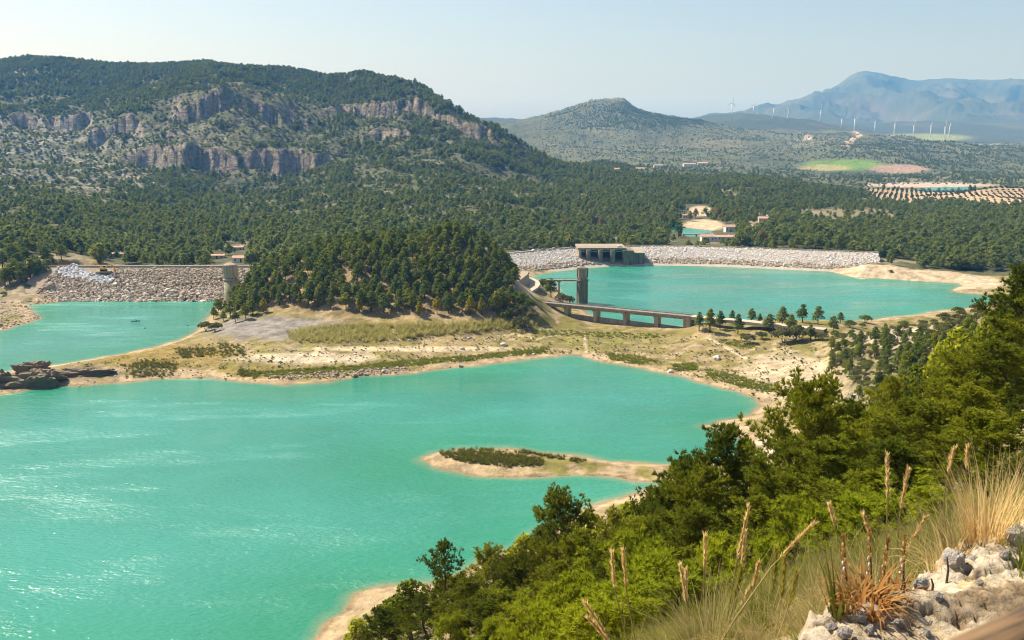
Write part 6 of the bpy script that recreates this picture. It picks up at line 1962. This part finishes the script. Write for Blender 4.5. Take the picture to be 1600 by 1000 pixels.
isg = r9.uniform(0, 1, len(gx_)) < 0.26 + 0.5 * gn + 0.016 * gy_
rt_ = np.stack([r9.normal(0, .14, len(gx_)), r9.normal(0, .14, len(gx_)), r9.uniform(0, 6.28, len(gx_))], 1)
gp = np.stack([gx_, gy_, gzz], 1); gs = far_ * np.exp(r9.normal(0, 0.25, len(gx_)))
scatter('dry_grass', gp[~isg], gs[~isg], rt_[~isg], [gsrc[0], gsrc[1], gsrc[4]], 'tangled dry grass over the near slope', 'grass')
scatter('green_grass', gp[isg], gs[isg], rt_[isg], [gsrc[2], gsrc[3]], 'fine green grass over the near slope', 'grass')

# tall grass stalks: (tip u, v, foot u, v, ripe, share of the stem that carries seed, label)
stalks = [
    (1170, 792, 1139, 955, 1, .42, 'tallest brown seed stalk, upright in front of the dark branched pine'), (1163, 833, 1143, 955, 1, .4, 'seed stalk close beside the tallest one'),
    (1101, 838, 1086, 965, 1, .35, 'brown seed stalk standing alone left of the tallest one'), (1063, 885, 1080, 985, 1, .45, 'left one of the two parallel seed stalks'), (1072, 892, 1084, 985, 1, .45, 'right one of the two parallel seed stalks'),
    (1272, 819, 1165, 935, 1, .36, 'long seed stalk leaning far over to the right'), (1185, 881, 1175, 955, 1, .4, 'short seed stalk under the leaning one'), (1212, 860, 1203, 945, 0, .7, 'taller yellow green seed head of the upright pair'),
    (1224, 874, 1215, 948, 0, .7, 'shorter yellow green seed head of the upright pair'), (1158, 888, 1138, 968, 0, .5, 'fluffy pale yellow seed head beside the tallest stalk'), (1173, 917, 1150, 972, 1, .5, 'short brown seed head leaning over the grass'),
    (957, 864, 990, 925, 1, .7, 'left leaning seed stalk before the bright young pine'), (974, 861, 998, 925, 1, .7, 'second leaning seed stalk before the bright young pine'), (914, 942, 965, 1000, 1, .7, 'stalk leaning left near the bottom frame edge'), (919, 966, 968, 1008, 1, .7, 'lowest stalk leaning left at the bottom frame edge'),
    (1386, 712, 1382, 850, 1, .4, 'slim golden stalk high before the pine boughs'), (1420, 736, 1405, 860, 1, .4, 'slim golden stalk right of the first one before the boughs'), (1446, 810, 1412, 895, 1, .6, 'bent golden stalk above the flower spikes'), (1491, 703, 1483, 840, 1, .22, 'green stemmed stalk with reddish tip'), (1512, 700, 1511, 830, 1, .22, 'reddish tipped stalk next to the dry tussock'),
    (1244, 895, 1225, 950, 0, .8, 'little yellow green plume over the dry grass'), (1295, 790, 1318, 880, 1, .3, 'thin bare stalk crossing the dark pine'), (1350, 805, 1380, 890, 1, .3, 'thin arched stalk behind the flower spikes'),
]
for i, (u, v, ub_, vb_, ripe, sh, lab) in enumerate(stalks):
    y0 = float(np.interp(ub_, [940, 1100, 1250, 1420, 1520], [9.0, 7.5, 6.5, 6.0, 5.5])) + 0.5 * math.sin(i * 2.1)
    tip = Vector(PY(u, v, y0 + 0.02)); ft = Vector(PY(ub_, vb_, y0))
    z0 = gz(ft.x, y0)
    k0 = (tip.z - z0) / max(tip.z - ft.z, 0.05)
    bs = Vector((tip.x + (ft.x - tip.x) * min(k0, 1.6), y0, z0 - 0.02))
    bs.z = gz(bs.x, y0) - 0.02
    k_ = y0 / 6.0
    sh = float(np.clip(sh * (tip - ft).length / (tip - bs).length * 1.25, 0.1, 0.8))
    t = thing('grass_stalk', lab, 'grass stalk', tuple(bs), 0, 'tall grass stalks on the near slope')
    q = tip - bs
    side = Vector((0.04 * math.sin(i), 0.03, 0)) * q.length
    pts_ = [Vector((0, 0, 0)), q * 0.35 + side * 0.8, q * 0.7 + side, q * 0.92 + side * 0.35, q]
    MB().tube(pts_, [0.006 * k_, 0.0055 * k_, 0.0045 * k_, 0.003 * k_, 0.0015 * k_], 5).build('stem', M['stem'], t)
    m_ = int(60 * sh + 20); P, D_ = [], []
    for s_ in np.linspace(1 - sh, 1.0, m_):
        j = min(int(s_ * 4), 3); f_ = s_ * 4 - j
        xs_ = [0, .35, .7, .92, 1]
        j = max(0, min(3, np.searchsorted(xs_, s_) - 1)); f_ = (s_ - xs_[j]) / (xs_[j + 1] - xs_[j])
        p_ = pts_[j].lerp(pts_[j + 1], f_)
        P.append(p_); D_.append(q.normalized())
    wide_ = 0.042 * k_ * (1.0 if ripe else 1.3)
    V, Fc = blades(np.array(P), np.array(D_), 5, wide_, 0.010 * k_, 0.5, 600 + i)
    obj('seed_head', mesh_np('seed_head', V, Fc, [M['seed' if ripe else 'seed_green']]), t)

# withered flower spikes with pale capsules
for i, (u, v, ub_, vb_, lab) in enumerate(((1359, 827, 1374, 935, 'tallest brown flower spike with pale capsules above the rust leaves'), (1318, 836, 1336, 945, 'left brown flower spike with a few white flowers'), (1414, 836, 1421, 935, 'right brown flower spike with reddish tip'), (1388, 840, 1385, 925, 'thin brown spike between the other flower spikes'))):
    x, y, _ = PZ(ub_, vb_, EL)
    y += 0.1
    bs = Vector((x, y, ledge_z(x, y) - 0.1)); tip = Vector(PY(u, v, y))
    t = thing('flower_spike', lab, 'flower spike', tuple(bs), 0, 'withered flower spikes at the ledge')
    q = tip - bs
    MB().tube([(0, 0, 0), q * 0.5 + Vector((0.01, 0, 0)), q], [0.0045, 0.0035, 0.002], 6).build('stem', M['bark'], t)
    cp = [q * s_ + Vector((0.012 * math.sin(s_ * 60), 0.01 * math.cos(s_ * 47), 0)) for s_ in np.linspace(0.52, 0.95, 9)]
    for k, p_ in enumerate(cp):
        MB().tube([p_ - Vector((0, 0, 0.009)), p_ - Vector((0, 0, 0.004)), p_ + Vector((0, 0, 0.006)), p_ + Vector((0, 0, 0.010))], [0.0012, 0.0045, 0.0045, 0.0012], 6).build('flower', M['petal'] if (k in (0, 2, 3) and i != 3) else M['seed'], t, True)
    V, Fc = blades(np.array([q * s_ for s_ in np.linspace(0.5, 1, 26)]), np.array([q.normalized()] * 26), 3, 0.02, 0.008, 0.7, 700 + i)
    obj('bract', mesh_np('bract', V, Fc, [M['rust_leaf']]), t)['kind'] = 'stuff'
def clump(name, u, v, me, label, cat, s=1.0, z=None, dz=0.0, dy=0.0):
    x, y, _ = PZ(u, v, EL)
    y += dy
    zz = ledge_z(x, y) if z is None else z
    o = obj(name, me, None, (x, y, zz + dz)); o.scale = (s, s, s)
    return tag(o, label, cat)
clump('withered_leaf_clump', 1345, 955, tussock(801, 130, 0.20, 0.30, 0.014, 'rust_leaf', 0.75, 'withered_leaf_clump'), 'rust coloured clump of withered strap leaves on the ledge edge', 'leaf clump')
clump('withered_leaf_clump', 1385, 930, tussock(802, 90, 0.16, 0.26, 0.013, 'rust_leaf', 0.8, 'withered_leaf_clump'), 'smaller rust coloured clump right of the bigger one', 'leaf clump')
clump('green_leaf_clump', 1308, 965, tussock(803, 16, 0.22, 0.08, 0.016, 'marsh_dark', 0.12, 'green_leaf_clump'), 'few stiff grey green leaves beside the rust coloured clump', 'leaf clump')
clump('dry_tussock', 1562, 862, tussock(804, 260, 0.40, 0.30, 0.005, 'seed', 0.16, 'dry_tussock'), 'tall straw brown tussock on the upper ledge near the frame edge', 'grass tussock', 1.0, dy=0.1)
clump('dry_tussock', 1592, 845, tussock(805, 180, 0.42, 0.34, 0.005, 'grass_dry', 0.3, 'dry_tussock'), 'paler tussock cut by the frame edge behind the brown one', 'grass tussock', 1.0, dy=0.3)
clump('dry_tussock', 1490, 868, tussock(806, 120, 0.24, 0.3, 0.008, 'seed', 0.5, 'dry_tussock'), 'low curled straw tussock on the ledge rim', 'grass tussock', 1.0)
clump('dry_tussock', 1525, 850, tussock(807, 100, 0.36, 0.3, 0.008, 'grass_dry', 0.4, 'dry_tussock'), 'loose straw tussock between the curled one and the brown one', 'grass tussock', 1.0, dy=0.1)
clump('green_leaf_clump', 1600, 905, tussock(808, 30, 0.26, 0.2, 0.008, 'grass_green', 0.35, 'green_leaf_clump'), 'thin green blades hanging over the ledge at the frame edge', 'leaf clump')
for i, (u, v, hh, lab) in enumerate(((1479, 905, .11, 'dark dry twig standing upright on the ledge rim'), (1447, 912, .06, 'short reddish twig on the ledge rim'), (1457, 908, .055, 'second short twig on the ledge rim'), (1410, 938, .08, 'brown twig beside the right flower spike'))):
    x, y, _ = PZ(u, v, EL)
    t = MB().tube([(0, 0, -0.02), (0.004, 0, hh * 0.5), (-0.004, 0.003, hh)], [0.006, 0.005, 0.003], 6).build('dry_twig', M['bark'])
    t.location = (x, y, ledge_z(x, y)); tag(t, lab, 'twig', 'dry twigs on the ledge')

# timber rail of the viewpoint, only its rounded log shows
ra, rb2 = Vector(PY(1250, 1222, 0.70)), Vector(PY(1830, 930, 0.98))
dr = rb2 - ra
rail = thing('timber_rail', 'brown weathered timber rail crossing the lower corner out of focus', 'rail', tuple(ra))
lg = MB().tube([(s_ * dr.length, 0, 0) for s_ in (-0.8, -0.3, 0.3, 0.8, 1.3, 2.0)], [0.05, 0.051, 0.049, 0.05, 0.051, 0.05], 20).mesh('log', M['timber'], True)
lo_ = obj('log', lg, rail)
lo_.rotation_euler = dr.to_track_quat('X', 'Z').to_euler()
pt_ = dr * 1.7
pz0 = gz(ra.x + pt_.x, max(ra.y + pt_.y, 0.2))
MB().tube([pt_ + Vector((0, 0, 0.08)), Vector((pt_.x, pt_.y, pz0 - ra.z - 0.3))], [0.055, 0.055], 14).build('post', M['timber'], rail, True)
